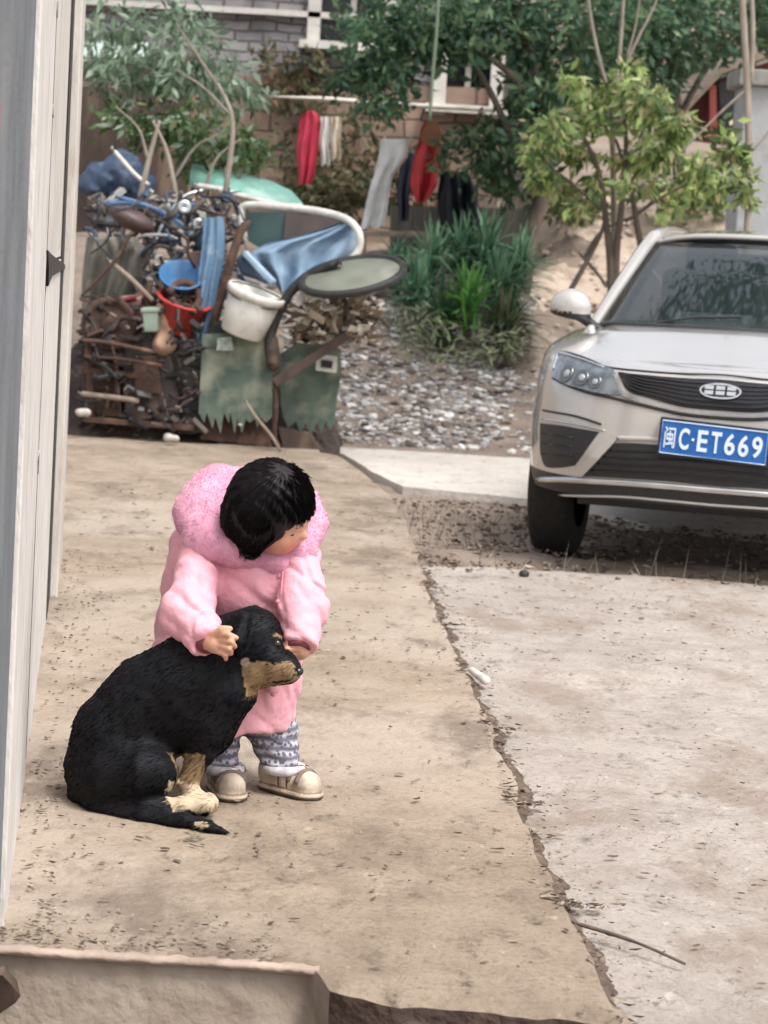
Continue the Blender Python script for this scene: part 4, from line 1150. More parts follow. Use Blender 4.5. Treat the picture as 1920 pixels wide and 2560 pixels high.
mk('panel', pslab([(606, 765), (640, 740), (735, 752), (738, 800), (728, 860), (722, 915), (712, 930), (704, 905), (694, 938), (684, 908), (672, 942), (660, 915), (648, 938), (640, 910), (622, 925), (612, 900), (606, 870)], 15.05, .03, lean=-.08), greenb, gb2)
st = mk('sticker', pslab([(684, 765), (729, 770), (727, 806), (682, 800)], 14.96, .006), whit, gb2)
mk('sticker_print', pslab([(694, 777), (719, 780), (717, 796), (693, 793)], 14.945, .006), blk, st)
gb3 = thing('cardboard_sheet', pslab([(352, 830), (470, 720), (500, 735), (438, 800), (430, 930), (340, 925)], 15.1, .04, lean=-.05), olive, 'dull olive sheet slanting down behind the left green board', 'sheet')
# white bucket tilted
R_ = ori(74, 24, 0, 0).to_3x3(); bo = P(522, 722, 14.86)
R_ = Matrix.Rotation(math.radians(-15), 3, 'Y') @ Matrix.Rotation(math.radians(28), 3, 'X') 
R_ = Matrix.Rotation(math.radians(17), 3, 'Y') @ Matrix.Rotation(math.radians(7), 3, 'X')
bk = empty('bucket', bo, 'large white plastic bucket tilted in the middle of the heap', 'bucket')
mk('tub', lathe([(.001, 0), (.125, 0), (.132, .008), (.150, .12), (.165, .27), (.158, .27), (.143, .12), (.123, .02), (.001, .02)], 40, R_, bo), whit, bk, smooth=True)
mk('rim', lathe([(.166, .235), (.179, .24), (.181, .278), (.172, .285), (.160, .282)], 40, R_, bo), whit, bk, smooth=True)
mk('bail', tube([bo+R_ @ Vector((.182*math.cos(a), -.02-.06*math.sin(a)*2.2, .255-.04*math.sin(a))) for a in np.linspace(0, math.pi, 20)], .004, 6), rust, bk, smooth=True)
# blue bowl
R2 = Matrix.Rotation(math.radians(8), 3, 'Y') @ Matrix.Rotation(math.radians(38), 3, 'X'); bo = P(388, 628, 15.1)
thing('bowl', lathe([(.001, 0), (.07, 0), (.10, .02), (.128, .12), (.140, .125), (.140, .132), (.124, .130), (.094, .03), (.001, .014)], 36, R2, bo), blue, 'blue plastic bowl above the red basin', 'bowl', smooth=True)
# red basin
R3 = Matrix.Rotation(math.radians(14), 3, 'Y') @ Matrix.Rotation(math.radians(15), 3, 'X'); bo = P(380, 712, 15.05)
rb_ = thing('basin', lathe([(.001, 0), (.11, 0), (.125, .01), (.155, .19), (.175, .195), (.175, .205), (.150, .205), (.118, .02), (.001, .016)], 36, R3, bo), redp, 'red plastic basin half buried under blue bowl', 'basin', smooth=True)
# orange-tan bag lump and green grey pot
thing('storage_pot', lathe([(.001, 0), (.05, 0), (.055, .01), (.066, .12), (.078, .124), (.078, .145), (.060, .145), (.048, .02), (.001, .015)], 4, Matrix.Rotation(math.radians(40), 3, 'Z') @ Matrix.Rotation(math.radians(-6), 3, 'Y'), P(328, 716, 14.9)), mat('pale_green_plastic', (.30, .38, .32), (.24, .31, .26), 12, .5), 'small pale green square pot in front of the red basin', 'pot', bevel=.008)
def lump(name, pts, r, m_, label, cat, amp=.02, hh=.012, parent=None):
    P_ = [A_(P(*p)) for p in pts]; rr = r if isinstance(r, (list, tuple)) else [r]*len(P_)
    f_ = lambda p: (chain(p, list(zip(P_, rr)), .03) if len(P_) > 1 else ell(p, P_[0], (rr[0],)*3))-amp*vnoise(p, 12, len(name))-amp*.5*vnoise(p, 28, 5)
    mx_ = max(rr)+amp*2; v, F = surf(f_, np.min(P_, 0)-mx_, np.max(P_, 0)+mx_, hh)
    return mk(name, M().add(v.tolist(), F.tolist()), m_, parent, smooth=True, label=label, cat=cat)
lump('paper_sack', [(358, 670, 14.98), (352, 740, 14.98)], [.06, .07], mat('tan_paper', (.50, .32, .22), (.36, .24, .17), 12, .9), 'crumpled tan paper sack stuffed beside the red basin', 'sack')
# blue sheet hanging upright
thing('blue_sheet', cloth([(470, 440, 482), (560, 432, 484), (650, 426, 466), (745, 418, 440)], 15.0, .025, 2.3, .01, 18, 26), mat('blue_sheet', (.17, .29, .42), (.11, .20, .32), 6, .7, c3=(.38, .48, .56), s3=6), 'pale blue sheet hanging between the bowl and bucket', 'sheet')
# dark cart pole + board under bucket
pole = thing('iron_post', tube(curve([P(452, 735, 14.98), P(478, 640, 14.95), P(500, 560, 14.92), P(520, 500, 14.95), P(540, 478, 15.0)], 16), [.028]*14+[.02, .012], 10), rust, 'rusty iron post leaning beside the white bucket', 'post', smooth=True)
thing('black_trough', slab([P(446, 720, 14.94), P(462, 690, 14.94), P(588, 752, 14.94), P(574, 765, 14.94)], (0, .25, 0)), blk, 'black tray under the white bucket', 'tray', bevel=.01)
# timber bar in front
tb = thing('timber_bar', beam(P(592, 828, 14.72), P(768, 712, 14.80), .055, .055), woodd, 'dark timber bar slanting up across the right green board', 'timber', bevel=.006)
thing('thin_rod', tube(curve([P(592, 828, 14.75), P(596, 880, 14.75), P(592, 940, 14.78), P(602, 965, 14.8)], 14), .016, 8), rust, 'thin brown rod standing in front of the right green board', 'rod', smooth=True)
thing('pale_stick', tube(curve([P(530, 866, 14.74), P(552, 900, 14.72), P(585, 940, 14.72), P(606, 975, 14.7)], 14), .010, 7), woodl, 'pale stick slanting in front of the left green board', 'stick', smooth=True)
# round disc with heavy rim and curved neck (a lid standing on a black bent arm)
dn = empty('round_tray', P(620, 800, 14.9), 'oval grey green tray with a black rim on a bent black arm', 'tray')
cx_, cy_ = 762, 600
dc = P(cx_, cy_, 14.75); ux = (P(cx_+50, cy_-8, 14.75)-P(cx_-50, cy_+8, 14.75)).normalized(); nn = Vector((-.10, -.42, .90)); nn = (nn-ux*nn.dot(ux)).normalized(); uy = nn.cross(ux)
rx_ = (P(cx_+116, cy_, 14.75)-dc).length; R_ = Matrix((ux, uy, nn)).transposed()
mk('plate', lathe([(.001, .0), (rx_*.9, .0), (rx_*.93, .012), (rx_*.9, .02), (.001, .03)], 48, R_, dc, sx=1, sy=.72), mat('grey_green_board', (.20, .22, .17), (.15, .15, .12), 5, .6, c3=(.27, .26, .22), s3=3), dn, smooth=True)
mk('rim', tube([dc+R_ @ Vector((rx_*.96*math.cos(a), rx_*.96*.74*math.sin(a), .012)) for a in np.linspace(0, 2*math.pi, 41)[:-1]], .024, 10, closed=True), blk, dn, smooth=True)
mk('arm', tube(curve([P(735, 565, 14.82), P(672, 592, 14.85), P(630, 628, 14.85), P(600, 680, 14.85), P(582, 740, 14.84), P(588, 790, 14.82)], 30), [.030]*30, 12), blk, dn, smooth=True)
lump('dark_bag', [(585, 735, 14.84), (592, 785, 14.84)], [.045, .05], woodd, 'brown rag wrapped round the foot of the bent black arm', 'rag')
# white tube frame with a teal pane and a pale blue cloth
wf = empty('cart_hood', P(600, 620, 15.4), 'white tubular cart hood with a teal pane and pale blue cloth', 'cart')
mk('frame_tube', tube(curve([P(528, 520, 15.5), P(520, 470, 15.5), P(530, 444, 15.5), P(600, 447, 15.4), P(680, 455, 15.3), P(745, 472, 15.2), P(774, 500, 15.1), P(776, 535, 15.1), P(758, 560, 15.1), P(720, 578, 15.15)], 50), .024, 10), whit, wf, smooth=True)
mk('pane', pslab([(532, 458), (612, 458), (632, 490), (612, 520), (560, 535), (536, 520)], 15.55, .02), tealgl, wf)
mk('rear_panel', pslab([(618, 458), (690, 466), (742, 480), (730, 502), (660, 520), (612, 522)], 15.52, .02), mat('brown_panel', (.12, .095, .085), (.075, .06, .06), 6, .6), wf)
thing('blue_cloth', cloth([(478, 742, 762), (492, 705, 772), (510, 640, 774), (525, 575, 772), (545, 542, 768), (570, 556, 745), (595, 580, 712), (618, 596, 664), (634, 606, 634)], 15.22, .05, 3.2, .015, 40, 40), lblue, 'pale blue cloth draped over the white tube frame', 'cloth', smooth=True)
thing('blue_bar', beam(P(528, 545, 14.98), P(592, 612, 14.90), .05, .035), mat('blue_white_bar', (.38, .50, .62), (.25, .36, .5), 7, .5), 'pale blue bar resting in the white bucket', 'bar', bevel=.008)
thing('navy_bundle', slab([P(508, 560, 15.0), P(528, 540, 15.0), P(590, 618, 15.0), P(520, 592, 15.0)], (0, .12, 0)), navy, 'navy cloth bundle stuffed into the white bucket', 'bundle', bevel=.02)
# teal boat-like canopy
m = M(); nu, nv = 40, 12; V_ = []
for o in (0, -.02):
    for j in range(nv):
        for i in range(nu):
            u = i/(nu-1); t = j/(nv-1)
            x = 415+(655-415)*u; yt = np.interp(x, [415, 460, 520, 580, 630, 655], [352, 362, 372, 388, 412, 440]); yb = np.interp(x, [415, 470, 540, 600, 640, 655], [398, 405, 425, 440, 444, 446])
            p = P(x, yt+(yb-yt)*t, 16.3); p.y += -.45*math.sin(t*math.pi/2)*math.sin(math.pi*min(1, u*.8+.15)); V_.append(p+Vector((0, .0, o)))
nb = nu*nv; f_ = [(j*nu+i, (j+1)*nu+i, (j+1)*nu+i+1, j*nu+i+1) for j in range(nv-1) for i in range(nu-1)]; f_ += [tuple(q+nb for q in a[::-1]) for a in f_]
hl = mk('canopy', m.add(V_, f_), teal, None, smooth=True, label='curved teal green canopy behind the white tube frame', cat='canopy')
mk('rim', tube(curve([P(x, y, 15.86) for x, y in ((420, 400), (470, 408), (540, 428), (600, 442), (652, 446))], 30), .018, 8), whit, hl, smooth=True)
# navy tarp and blue-grey machine, brown oval seat at the left
lump('navy_tarp', [(215, 395, 15.9), (262, 380, 15.9), (300, 405, 15.9)], [.12, .15, .10], navy, 'navy tarpaulin bundle near the house wall at the top of the heap', 'tarpaulin', .03)
thing('white_pipe', tube(curve([P(240, 318, 15.7), P(290, 375, 15.7), P(322, 400, 15.7)], 12), .014, 8), whit, 'short white pipe lying over the navy tarpaulin', 'pipe', smooth=True)
mb = empty('motorbike', P(330, 700, 15.6), 'old blue motorcycle buried in the heap with a brown seat', 'motorcycle')
mk('seat', ellipsoid(P(285, 474, 15.1), (.15, .11, .066), Matrix.Rotation(math.radians(22), 3, 'Y')), mat('brown_seat', (.085, .05, .045), (.05, .03, .03), 14, .5), mb, smooth=True)
mk('tank', ellipsoid(P(452, 520, 15.35), (.10, .09, .075), Matrix.Rotation(math.radians(10), 3, 'Y')), mat('blue_tank', (.10, .19, .30), (.06, .12, .20), 7, .35, c3=(.2, .3, .4), s3=7), mb, smooth=True)
for a in ([(222, 440), (300, 440), (370, 470), (430, 520)], [(250, 425), (330, 450), (400, 500), (470, 560)], [(330, 520), (380, 470), (420, 440)]):
    mk('frame_tube', tube(curve([P(x, y, 15.42) for x, y in a], 24), .017, 8), mat('blue_frame', (.09, .17, .30), (.05, .10, .19), 9, .4) if 'blue_frame' not in bpy.data.materials else bpy.data.materials['blue_frame'], mb, smooth=True)
for cx__, cy__, r in ((396, 452, .045), (425, 488, .035)):
    X_, Y_, Z_ = frame((.2, -.9, .3)); mk('lamp', lathe([(.001, 0), (r, .01), (r*1.05, .05), (r*.9, .055), (.001, .04)], 20, Matrix((X_, Y_, Z_)).transposed(), P(cx__, cy__, 15.3)), dchr, mb, smooth=True)
mk('handlebar', tube(curve([P(330, 560, 15.3), P(345, 500, 15.35), P(390, 430, 15.4), P(440, 410, 15.45)], 22), .012, 8), chrome, mb, smooth=True)
mk('mudguard', pslab([(405, 545), (480, 535), (490, 560), (470, 580), (410, 575)], 15.2, .1), mat('rust_guard', (.17, .11, .085), (.1, .06, .05), 10, .7), mb, bevel=.01)
# grey canvas hanging by the wall
thing('grey_canvas', cloth([(512, 184, 290), (545, 180, 322), (600, 178, 312), (680, 176, 270), (750, 174, 225)], 15.35, .06, 3.2, .015, 36, 36, seed=1), greyt, 'grey canvas sheet draped beside the house wall', 'canvas', smooth=True)
fm = empty('farm_machine', P(300, 930, 15.1), 'dark old farm engine with a round flywheel at the left of the heap', 'machine')
mk('engine_block', pslab([(262, 748), (352, 726), (376, 790), (392, 915), (268, 905)], 14.98, .30), mat('oily_iron', (.035, .028, .026), (.06, .045, .04), 9, .5, c3=(.11, .075, .06), s3=8), fm, bevel=.02)
mk('block_front', pslab([(285, 775), (338, 765), (350, 850), (292, 855)], 14.94, .04), rust, fm, bevel=.01)
X_, Y_, Z_ = frame((.25, -.92, .2)); FR_ = Matrix((X_, Y_, Z_)).transposed()
mk('flywheel', lathe([(.001, .03), (.05, .035), (.055, .015), (.12, .012), (.13, .035), (.165, .035), (.17, -.02), (.12, -.03), (.001, -.03)], 36, FR_, P(236, 700, 14.98)), rust, fm, smooth=True)
mk('fuel_tank', lathe([(.001, -.15), (.07, -.145), (.085, -.13), (.085, .13), (.07, .145), (.001, .15)], 26, Matrix.Rotation(math.radians(82), 3, 'Y') @ Matrix.Rotation(math.radians(10), 3, 'X'), P(268, 668, 15.12)), mat('red_tank', (.22, .045, .04), (.12, .035, .03), 9, .5, c3=(.30, .22, .18), s3=9), fm, smooth=True)
mk('exhaust', tube(curve([P(335, 740, 15.0), P(342, 700, 15.0), P(318, 650, 15.0), P(325, 610, 15.02)], 16), .022, 10), rust, fm, smooth=True)
for a_, b_e in (((176, 800), (300, 812)), ((180, 905), (420, 925)), ((190, 740), (196, 915))): mk('frame_rail', beam(P(*a_, 14.93), P(*b_e, 14.95), .035, .035), rust, fm, bevel=.004)
# dark junk: wheels, rods and tubs at lower left
for i, (x, y, r, l) in enumerate(((400, 640, .09, 'small dark wheel rim hanging above the red basin'),)):
    X_, Y_, Z_ = frame((.35-.5*i, -.8, .35)); R_ = Matrix((X_, Y_, Z_)).transposed(); c0 = P(x, y, 14.95)
    wl = mk('wheel_rim', tube([c0+R_ @ Vector((r*math.cos(a), r*math.sin(a), 0)) for a in np.linspace(0, 2*math.pi, 33)[:-1]], .024, 8, closed=True), rust, None, smooth=True, label=l, cat='wheel')
    for k in range(4):
        a = math.pi*k/4; e = R_ @ Vector((r*math.cos(a), r*math.sin(a), 0)); mk('spoke', tube([c0-e, c0+e], .005, 6), rust, wl)
RL_ = [([(172, 735), (230, 740), (330, 760)], .014, 'rusty rod lying level below the grey canvas'), ([(172, 770), (260, 775), (350, 790)], .012, 'thin rusty rod under the highest rod of the left pile'),
       ([(168, 850), (240, 858), (300, 866)], .018, 'pale brown pole sticking out from the wall edge'), ([(238, 735), (252, 800), (246, 880)], .012, 'bent iron rod standing across the level rods'),
       ([(176, 640), (250, 560), (285, 500)], .010, 'thin iron rod leaning over the grey canvas'), ([(230, 560), (280, 600), (330, 650)], .016, 'brown stick crossing above the red basin'),
       ([(318, 760), (345, 830), (366, 905)], .022, 'grey pole slanting down beside the olive sheet'), ([(190, 720), (240, 660), (300, 640)], .014, 'red painted pipe arching over the wheel rim')]
for k, (pts, r, l) in enumerate(RL_):
    thing('scrap_rod', tube(curve([P(x, y, 14.82+.03*k) for x, y in pts], 16), r, 7), [rust, rust, woodl, rust, rust, woodl, woodl, mat('red_paint', (.30, .05, .05), (.15, .04, .04), 14, .6)][k], l, 'rod', 'scrap rods sticking out of the heap', smooth=True)
SL = [([(178, 780), (250, 790), (262, 900), (182, 905)], rust, 'rusty sheet metal box at the left foot of the heap'), ([(268, 800), (330, 780), (345, 900), (280, 915)], woodd, 'dark wooden crate side at the foot of the heap'),
      ([(400, 880), (440, 850), (445, 935), (380, 940)], blk, 'black sack slumped left of the green boards'), ([(445, 900), (560, 900), (590, 968), (430, 950)], rust, 'rusty plate lying under the left green board'),
      ([(600, 925), (672, 935), (698, 978), (610, 972)], woodd, 'dark brown plank end at the right foot of the heap')]
for pts, m_, l in SL: thing('scrap_piece', pslab(pts, 14.98, .16, rough=2, lean=.05), m_, l, 'scrap', 'scrap pieces at the foot of the heap', bevel=.008)
ragm = mat('dirty_rag', (.50, .46, .42), (.30, .26, .23), 30, .95, bump=.004, bs=60)
for x, y, s, l in ((368, 948, .045, 'crumpled white rag on the terrace rim below the heap'), (180, 890, .05, 'white rag beside the wall at the foot of the heap'), (512, 915, .03, 'small white rag under the left green board')):
    lump('rag', [(x-8, y, 14.72), (x+10, y+2, 14.72)], s*.5, ragm, l, 'rag', .016, .005)
# tangle of wire, straw and packaging right of the bucket
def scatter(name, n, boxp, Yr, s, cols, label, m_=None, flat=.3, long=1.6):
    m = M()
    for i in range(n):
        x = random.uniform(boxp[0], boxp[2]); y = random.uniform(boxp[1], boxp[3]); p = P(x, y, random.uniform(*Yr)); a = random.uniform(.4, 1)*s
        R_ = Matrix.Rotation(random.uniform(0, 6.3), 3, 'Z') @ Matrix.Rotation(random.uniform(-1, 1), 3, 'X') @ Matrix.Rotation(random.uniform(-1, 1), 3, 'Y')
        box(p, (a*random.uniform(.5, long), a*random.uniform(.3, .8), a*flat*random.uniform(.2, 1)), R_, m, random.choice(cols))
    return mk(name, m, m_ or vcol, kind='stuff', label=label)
vcol = mat('mixed_scrap', (1, 1, 1), (.8, .8, .8), 30, .8, attr=True)
scatter('packaging_litter', 260, (640, 640, 815, 735), (14.75, 15.3), .075, [(.45, .38, .28), (.62, .56, .46), (.20, .14, .10), (.08, .06, .05), (.30, .22, .15), (.7, .66, .6)], 'tangle of torn packaging and twigs under the oval tray', flat=.25, long=2.2)
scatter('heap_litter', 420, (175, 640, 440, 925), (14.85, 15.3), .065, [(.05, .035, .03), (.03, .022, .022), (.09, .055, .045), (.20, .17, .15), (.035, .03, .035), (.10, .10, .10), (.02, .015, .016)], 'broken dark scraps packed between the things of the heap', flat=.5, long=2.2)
scatter('upper_litter', 260, (200, 420, 520, 640), (15.4, 15.9), .10, [(.10, .11, .13), (.05, .06, .09), (.26, .24, .21), (.16, .12, .09), (.38, .38, .36), (.05, .09, .16)], 'old cloth and plastic scraps packed round the motorcycle', flat=.4, long=1.8)
scatter('foot_litter', 120, (180, 925, 690, 965), (15.05, 15.3), .06, [(.05, .03, .028), (.08, .05, .04), (.035, .022, .02), (.16, .11, .09)], 'dark bark and scraps along the foot of the heap', flat=.5, long=2)
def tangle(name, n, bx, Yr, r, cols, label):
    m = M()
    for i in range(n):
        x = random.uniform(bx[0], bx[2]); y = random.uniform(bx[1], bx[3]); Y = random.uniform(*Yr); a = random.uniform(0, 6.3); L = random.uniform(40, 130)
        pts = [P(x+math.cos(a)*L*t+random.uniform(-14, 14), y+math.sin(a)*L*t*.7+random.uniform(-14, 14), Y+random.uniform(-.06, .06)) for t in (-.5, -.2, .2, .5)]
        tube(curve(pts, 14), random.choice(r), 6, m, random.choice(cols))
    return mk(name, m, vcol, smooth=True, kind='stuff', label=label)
tangle('wire_tangle', 55, (205, 430, 520, 600), (15.05, 15.5), (.006, .010, .016), [(.03, .03, .035), (.06, .08, .12), (.12, .10, .09), (.30, .29, .28), (.05, .035, .03)], 'tangled hoses wires and thin bars round the old motorcycle')
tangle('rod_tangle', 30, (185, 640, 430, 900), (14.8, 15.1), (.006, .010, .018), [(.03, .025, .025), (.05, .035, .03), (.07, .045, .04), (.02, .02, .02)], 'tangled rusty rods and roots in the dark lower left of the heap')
tangle('branch_tangle', 40, (610, 640, 810, 730), (14.8, 15.2), (.005, .008, .012), [(.20, .14, .10), (.10, .07, .05), (.40, .33, .25)], 'dry broken branches tangled under the oval tray')
# rubble field of pale stones and rubbish
m = M(); cols = [(.42, .41, .40), (.36, .355, .36), (.60, .58, .56), (.70, .69, .67), (.16, .15, .15), (.09, .075, .07), (.30, .28, .24), (.25, .23, .23), (.60, .58, .55), (.13, .10, .08)]
for i in range(12000):
    y = random.uniform(15.6, 19.4); x = random.uniform(-1.9, 1.15)
    if x > .7+.4*(y-16)/3 and random.random() < .7: continue
    s = random.choice((.008, .012, .018, .026, .05))*random.uniform(.7, 1.2)*.8; z = float(zg(np.array([x]), np.array([y]))[0])
    ellipsoid((x, y, z+s*.1), (s, s*random.uniform(.5, 1.1), s*random.uniform(.12, .4)), Matrix.Rotation(random.uniform(0, 3.1), 3, 'Z') @ Matrix.Rotation(random.uniform(-.6, .6), 3, 'X'), m, random.choice(cols), 0, 5, 3)
mk('rubble', m, vcol, kind='stuff', label='pale stones and broken rubbish strewn on the slope behind the path')

# ================================================================ laundry, bench
def zz(x, y): return float(Tz(x, y))
lw = mat('white_pole', (.66, .62, .56), (.5, .46, .4), 10, .6)
cl = empty('clothes_pole', P(760, 540, 20.3), 'long pale pole carrying the laundry in front of the house', 'pole')
mk('rail', tube([P(436, 203, 20.3), P(700, 214, 20.3), P(860, 226, 20.3), P(1070, 237, 20.3)], .022, 8), lw, cl, smooth=True)
for x in (470, 1040): mk('post', tube([P(x, 212 if x < 900 else 236, 20.36), Vector((P(x, 230, 20.36).x, 20.36, 1.1))], .03, 8), woodl, cl, smooth=True)
cm = lambda n, c: mat(n, c, tuple(x*.75 for x in c), 7, .9, bump=.006, bs=14)
grp = 'clothes hung out below the pole'
thing('shirt', cloth([(238, 662, 676), (246, 652, 688), (262, 646, 692), (330, 642, 688), (398, 644, 672)], 20.3, .04, 2.4), cm('crimson_cloth', (.58, .05, .10)), 'long crimson garment hanging left of the white towels', 'garment', grp)
thing('towel', cloth([(252, 692, 712), (300, 690, 711), (357, 692, 712)], 20.3, .03, 1.6), cm('white_towel', (.74, .72, .70)), 'narrow white towel beside the crimson garment', 'towel', grp)
thing('towel', cloth([(252, 714, 737), (300, 713, 737), (346, 714, 735)], 20.3, .03, 1.6), cm('cream_towel', (.66, .58, .46)), 'narrow cream towel right of the white towel', 'towel', grp)
thing('bedsheet', cloth([(300, 822, 882), (340, 816, 878), (380, 808, 850), (440, 790, 838), (492, 778, 828)], 19.9, .025, 2.0), cm('white_sheet', (.78, .79, .79)), 'long white sheet sloping down to the bench', 'sheet', grp)
jk = thing('jacket', cloth([(262, 916, 944), (280, 908, 952), (310, 902, 952), (400, 884, 944), (438, 898, 918)], 19.9, .06, 2.0), cm('red_jacket', (.62, .06, .07)), 'red jacket hanging under the brown hanger in the trees', 'jacket', grp)
mk('hanger', pslab([(922, 262), (946, 262), (956, 300), (934, 320), (906, 300)], 19.85, .05), cm('brown_collar', (.30, .14, .08)), jk)
thing('trousers', cloth([(330, 866, 896), (380, 860, 888), (440, 858, 884), (478, 862, 880)], 20.1, .05, 2.2), cm('navy_trousers', (.05, .06, .10)), 'navy trousers hanging between the white sheet and red jacket', 'trousers', grp)
thing('coat', cloth([(370, 950, 1010), (420, 944, 1030), (470, 950, 1042), (525, 948, 1045)], 20.2, .08, 3), cm('black_coat', (.025, .03, .045)), 'dark coat hanging low to the right of the red jacket', 'coat', grp)
bn = empty('bench', P(850, 545, 19.8), 'weathered wooden bench under the hanging white sheet', 'bench')
mk('seat', slab([P(775, 498, 19.7), P(930, 500, 19.7), P(930, 512, 19.7), P(775, 510, 19.7)], (0, .4, 0)), woodl, bn, bevel=.006)
for x in (785, 920):
    for dy in (.03, .36): mk('leg', beam(P(x, 508, 19.7)+Vector((0, dy, 0)), P(x-1, 545, 19.7)+Vector((0, dy, -.05)), .04, .04), woodl, bn)
thing('board_fence', slab([P(842, 445, 20.4), P(1150, 450, 20.4), P(1150, 560, 20.4), P(842, 545, 20.4)], (0, .05, 0)), mat('grey_boards', (.15, .14, .12), (.09, .085, .075), 3, .9, stretch=(6, 1, .3), bump=.01, bs=9), 'grey board fence behind the laundry', 'fence')
# ================================================================ houses behind
stone = mat('grey_stone', (.33, .32, .32), (.23, .22, .22), 6, .9, bump=.02, bs=14, c3=(.15, .14, .15), s3=9)
def brickmat(name, c1, c2, mo, sx, sy, rough_=.9):
    a, nt, b_, N, Lk = nodes(name)
    tc = N('ShaderNodeTexCoord'); sp = N('ShaderNodeSeparateXYZ'); cb_ = N('ShaderNodeCombineXYZ'); Lk(tc.outputs['Object'], sp.inputs[0])
    ad = N('ShaderNodeMath'); ad.operation = 'ADD'; Lk(sp.outputs[0], ad.inputs[0]); Lk(sp.outputs[1], ad.inputs[1])
    Lk(ad.outputs[0], cb_.inputs[0]); Lk(sp.outputs[2], cb_.inputs[1])
    br = N('ShaderNodeTexBrick'); br.inputs['Color1'].default_value = (*c1, 1); br.inputs['Color2'].default_value = (*c2, 1); br.inputs['Mortar'].default_value = (*mo, 1)
    br.inputs['Scale'].default_value = 1; br.inputs['Brick Width'].default_value = sx; br.inputs['Row Height'].default_value = sy; br.inputs['Mortar Size'].default_value = .012; br.inputs['Mortar Smooth'].default_value = .6
    ns = N('ShaderNodeTexNoise'); ns.inputs['Scale'].default_value = 3; ns.inputs['Detail'].default_value = 6; Lk(tc.outputs['Object'], ns.inputs['Vector'])
    dis = N('ShaderNodeVectorMath'); dis.operation = 'MULTIPLY_ADD'; Lk(ns.outputs[1], dis.inputs[0]); dis.inputs[1].default_value = (.10, .08, 0); Lk(cb_.outputs[0], dis.inputs[2])
    Lk(dis.outputs[0], br.inputs['Vector'])
    mx = N('ShaderNodeMix'); mx.data_type = 'RGBA'; mx.blend_type = 'MULTIPLY'; mx.inputs[0].default_value = 1
    rg = N('ShaderNodeMapRange'); rg.inputs[1].default_value = .3; rg.inputs[2].default_value = .7; rg.inputs[3].default_value = .55; rg.inputs[4].default_value = 1.15; Lk(ns.outputs[0], rg.inputs[0])
    Lk(br.outputs[0], mx.inputs[6]); Lk(rg.outputs[0], mx.inputs[7]); Lk(mx.outputs[2], b_.inputs['Base Color']); b_.inputs['Roughness'].default_value = rough_
    bp = N('ShaderNodeBump'); bp.inputs['Distance'].default_value = .02; Lk(br.outputs['Fac'], bp.inputs['Height']); bp.invert = True; Lk(bp.outputs[0], b_.inputs['Normal'])
    return a
greyb = brickmat('grey_brick', (.36, .34, .34), (.25, .24, .25), (.17, .15, .15), .24, .09)
mudb = brickmat('mud_stone', (.34, .24, .18), (.25, .18, .14), (.14, .09, .07), .30, .16)
HY = 22.0
def HP_(x, y): return P(x, y, HY)
hz_ = lambda x, y: (HP_(x, y).x, HP_(x, y).z)
hs_ = empty('stone_house', (-1.5, HY, 1.1), 'stone house with grey brick upper storey and pale window frames behind the trees', 'house')
def wallholes(x0, x1, z0, z1, holes, y, th, m_, name='wall', out=None):
    xs_ = sorted(set([x0, x1]+[h for q in holes for h in q[:2]])); zs_ = sorted(set([z0, z1]+[h for q in holes for h in q[2:]])); m = M()
    for i in range(len(xs_)-1):
        for j in range(len(zs_)-1):
            cx, cz = (xs_[i]+xs_[i+1])/2, (zs_[j]+zs_[j+1])/2
            if any(a < cx < b and c_ < cz < d for a, b, c_, d in holes): continue
            box((cx, y+th/2, cz), (xs_[i+1]-xs_[i], th, zs_[j+1]-zs_[j]), None, m)
    # one skin: drop hidden inner faces by merging
    return mk(name, m, m_, out)
w1 = (hz_(688, 0)[0], hz_(790, 0)[0], hz_(0, 92)[1], hz_(0, -30)[1])
w1 = (HP_(692, 60).x, HP_(830, 60).x, HP_(740, 92).z, HP_(740, -60).z)
w2 = (HP_(965, 160).x, HP_(1060, 160).x, HP_(1010, 228).z, HP_(1010, 100).z)
zb = HP_(600, 165).z
wallholes(-5.2, HP_(1095, 100).x, zb, 4.8, [w1, (w2[0], w2[1], max(w2[2], zb), w2[3])], HY, .35, greyb, 'upper_wall', hs_)
wallholes(-5.2, HP_(1095, 100).x, .4, zb, [], HY-.04, .38, mudb, 'lower_wall', hs_)
frm = mat('pale_frame', (.62, .60, .56), (.5, .47, .43), 9, .7)
for (a, b, c_, d), nm in ((w1, 'window'), (w2, 'window')):
    wn_ = mk(nm, box(((a+b)/2, HY+.22, (c_+d)/2), (b-a, .03, d-c_)), mat('dark_room', (.01, .014, .018), (.03, .03, .035), 4, .2) if 'dark_room' not in bpy.data.materials else bpy.data.materials['dark_room'], hs_)
    mk('frame', box((a-.055, HY-.05, (c_+d)/2), (.11, .12, d-c_+.2)), frm, wn_)
    mk('frame', box((b+.055, HY-.05, (c_+d)/2), (.11, .12, d-c_+.2)), frm, wn_)
    mk('sill', box(((a+b)/2, HY-.09, c_-.04), (b-a+.34, .22, .07)), frm, wn_)
    mk('frame_bar', box(((a+b)/2, HY+.17, (c_+d)/2), (.05, .05, d-c_)), frm, wn_)
bz_ = P(500, 22, HY-.06)
mk('ledge', box((-2.6, HY-.06, bz_.z), (5.0, .10, .05)), frm, hs_)
mk('roof', slab([Vector((-5.6, HY-.7, 4.75)), Vector((.9, HY-.7, 4.75)), Vector((.9, HY+3, 6.2)), Vector((-5.6, HY+3, 6.2))], (0, 0, .12)), mat('roof_tile', (.10, .09, .09), (.06, .055, .055), 10, .9, bump=.02), hs_)
mk('side_wall', box((-5.02, HY+1.8, 2.6), (.35, 2.8, 4.4)), greyb, hs_)
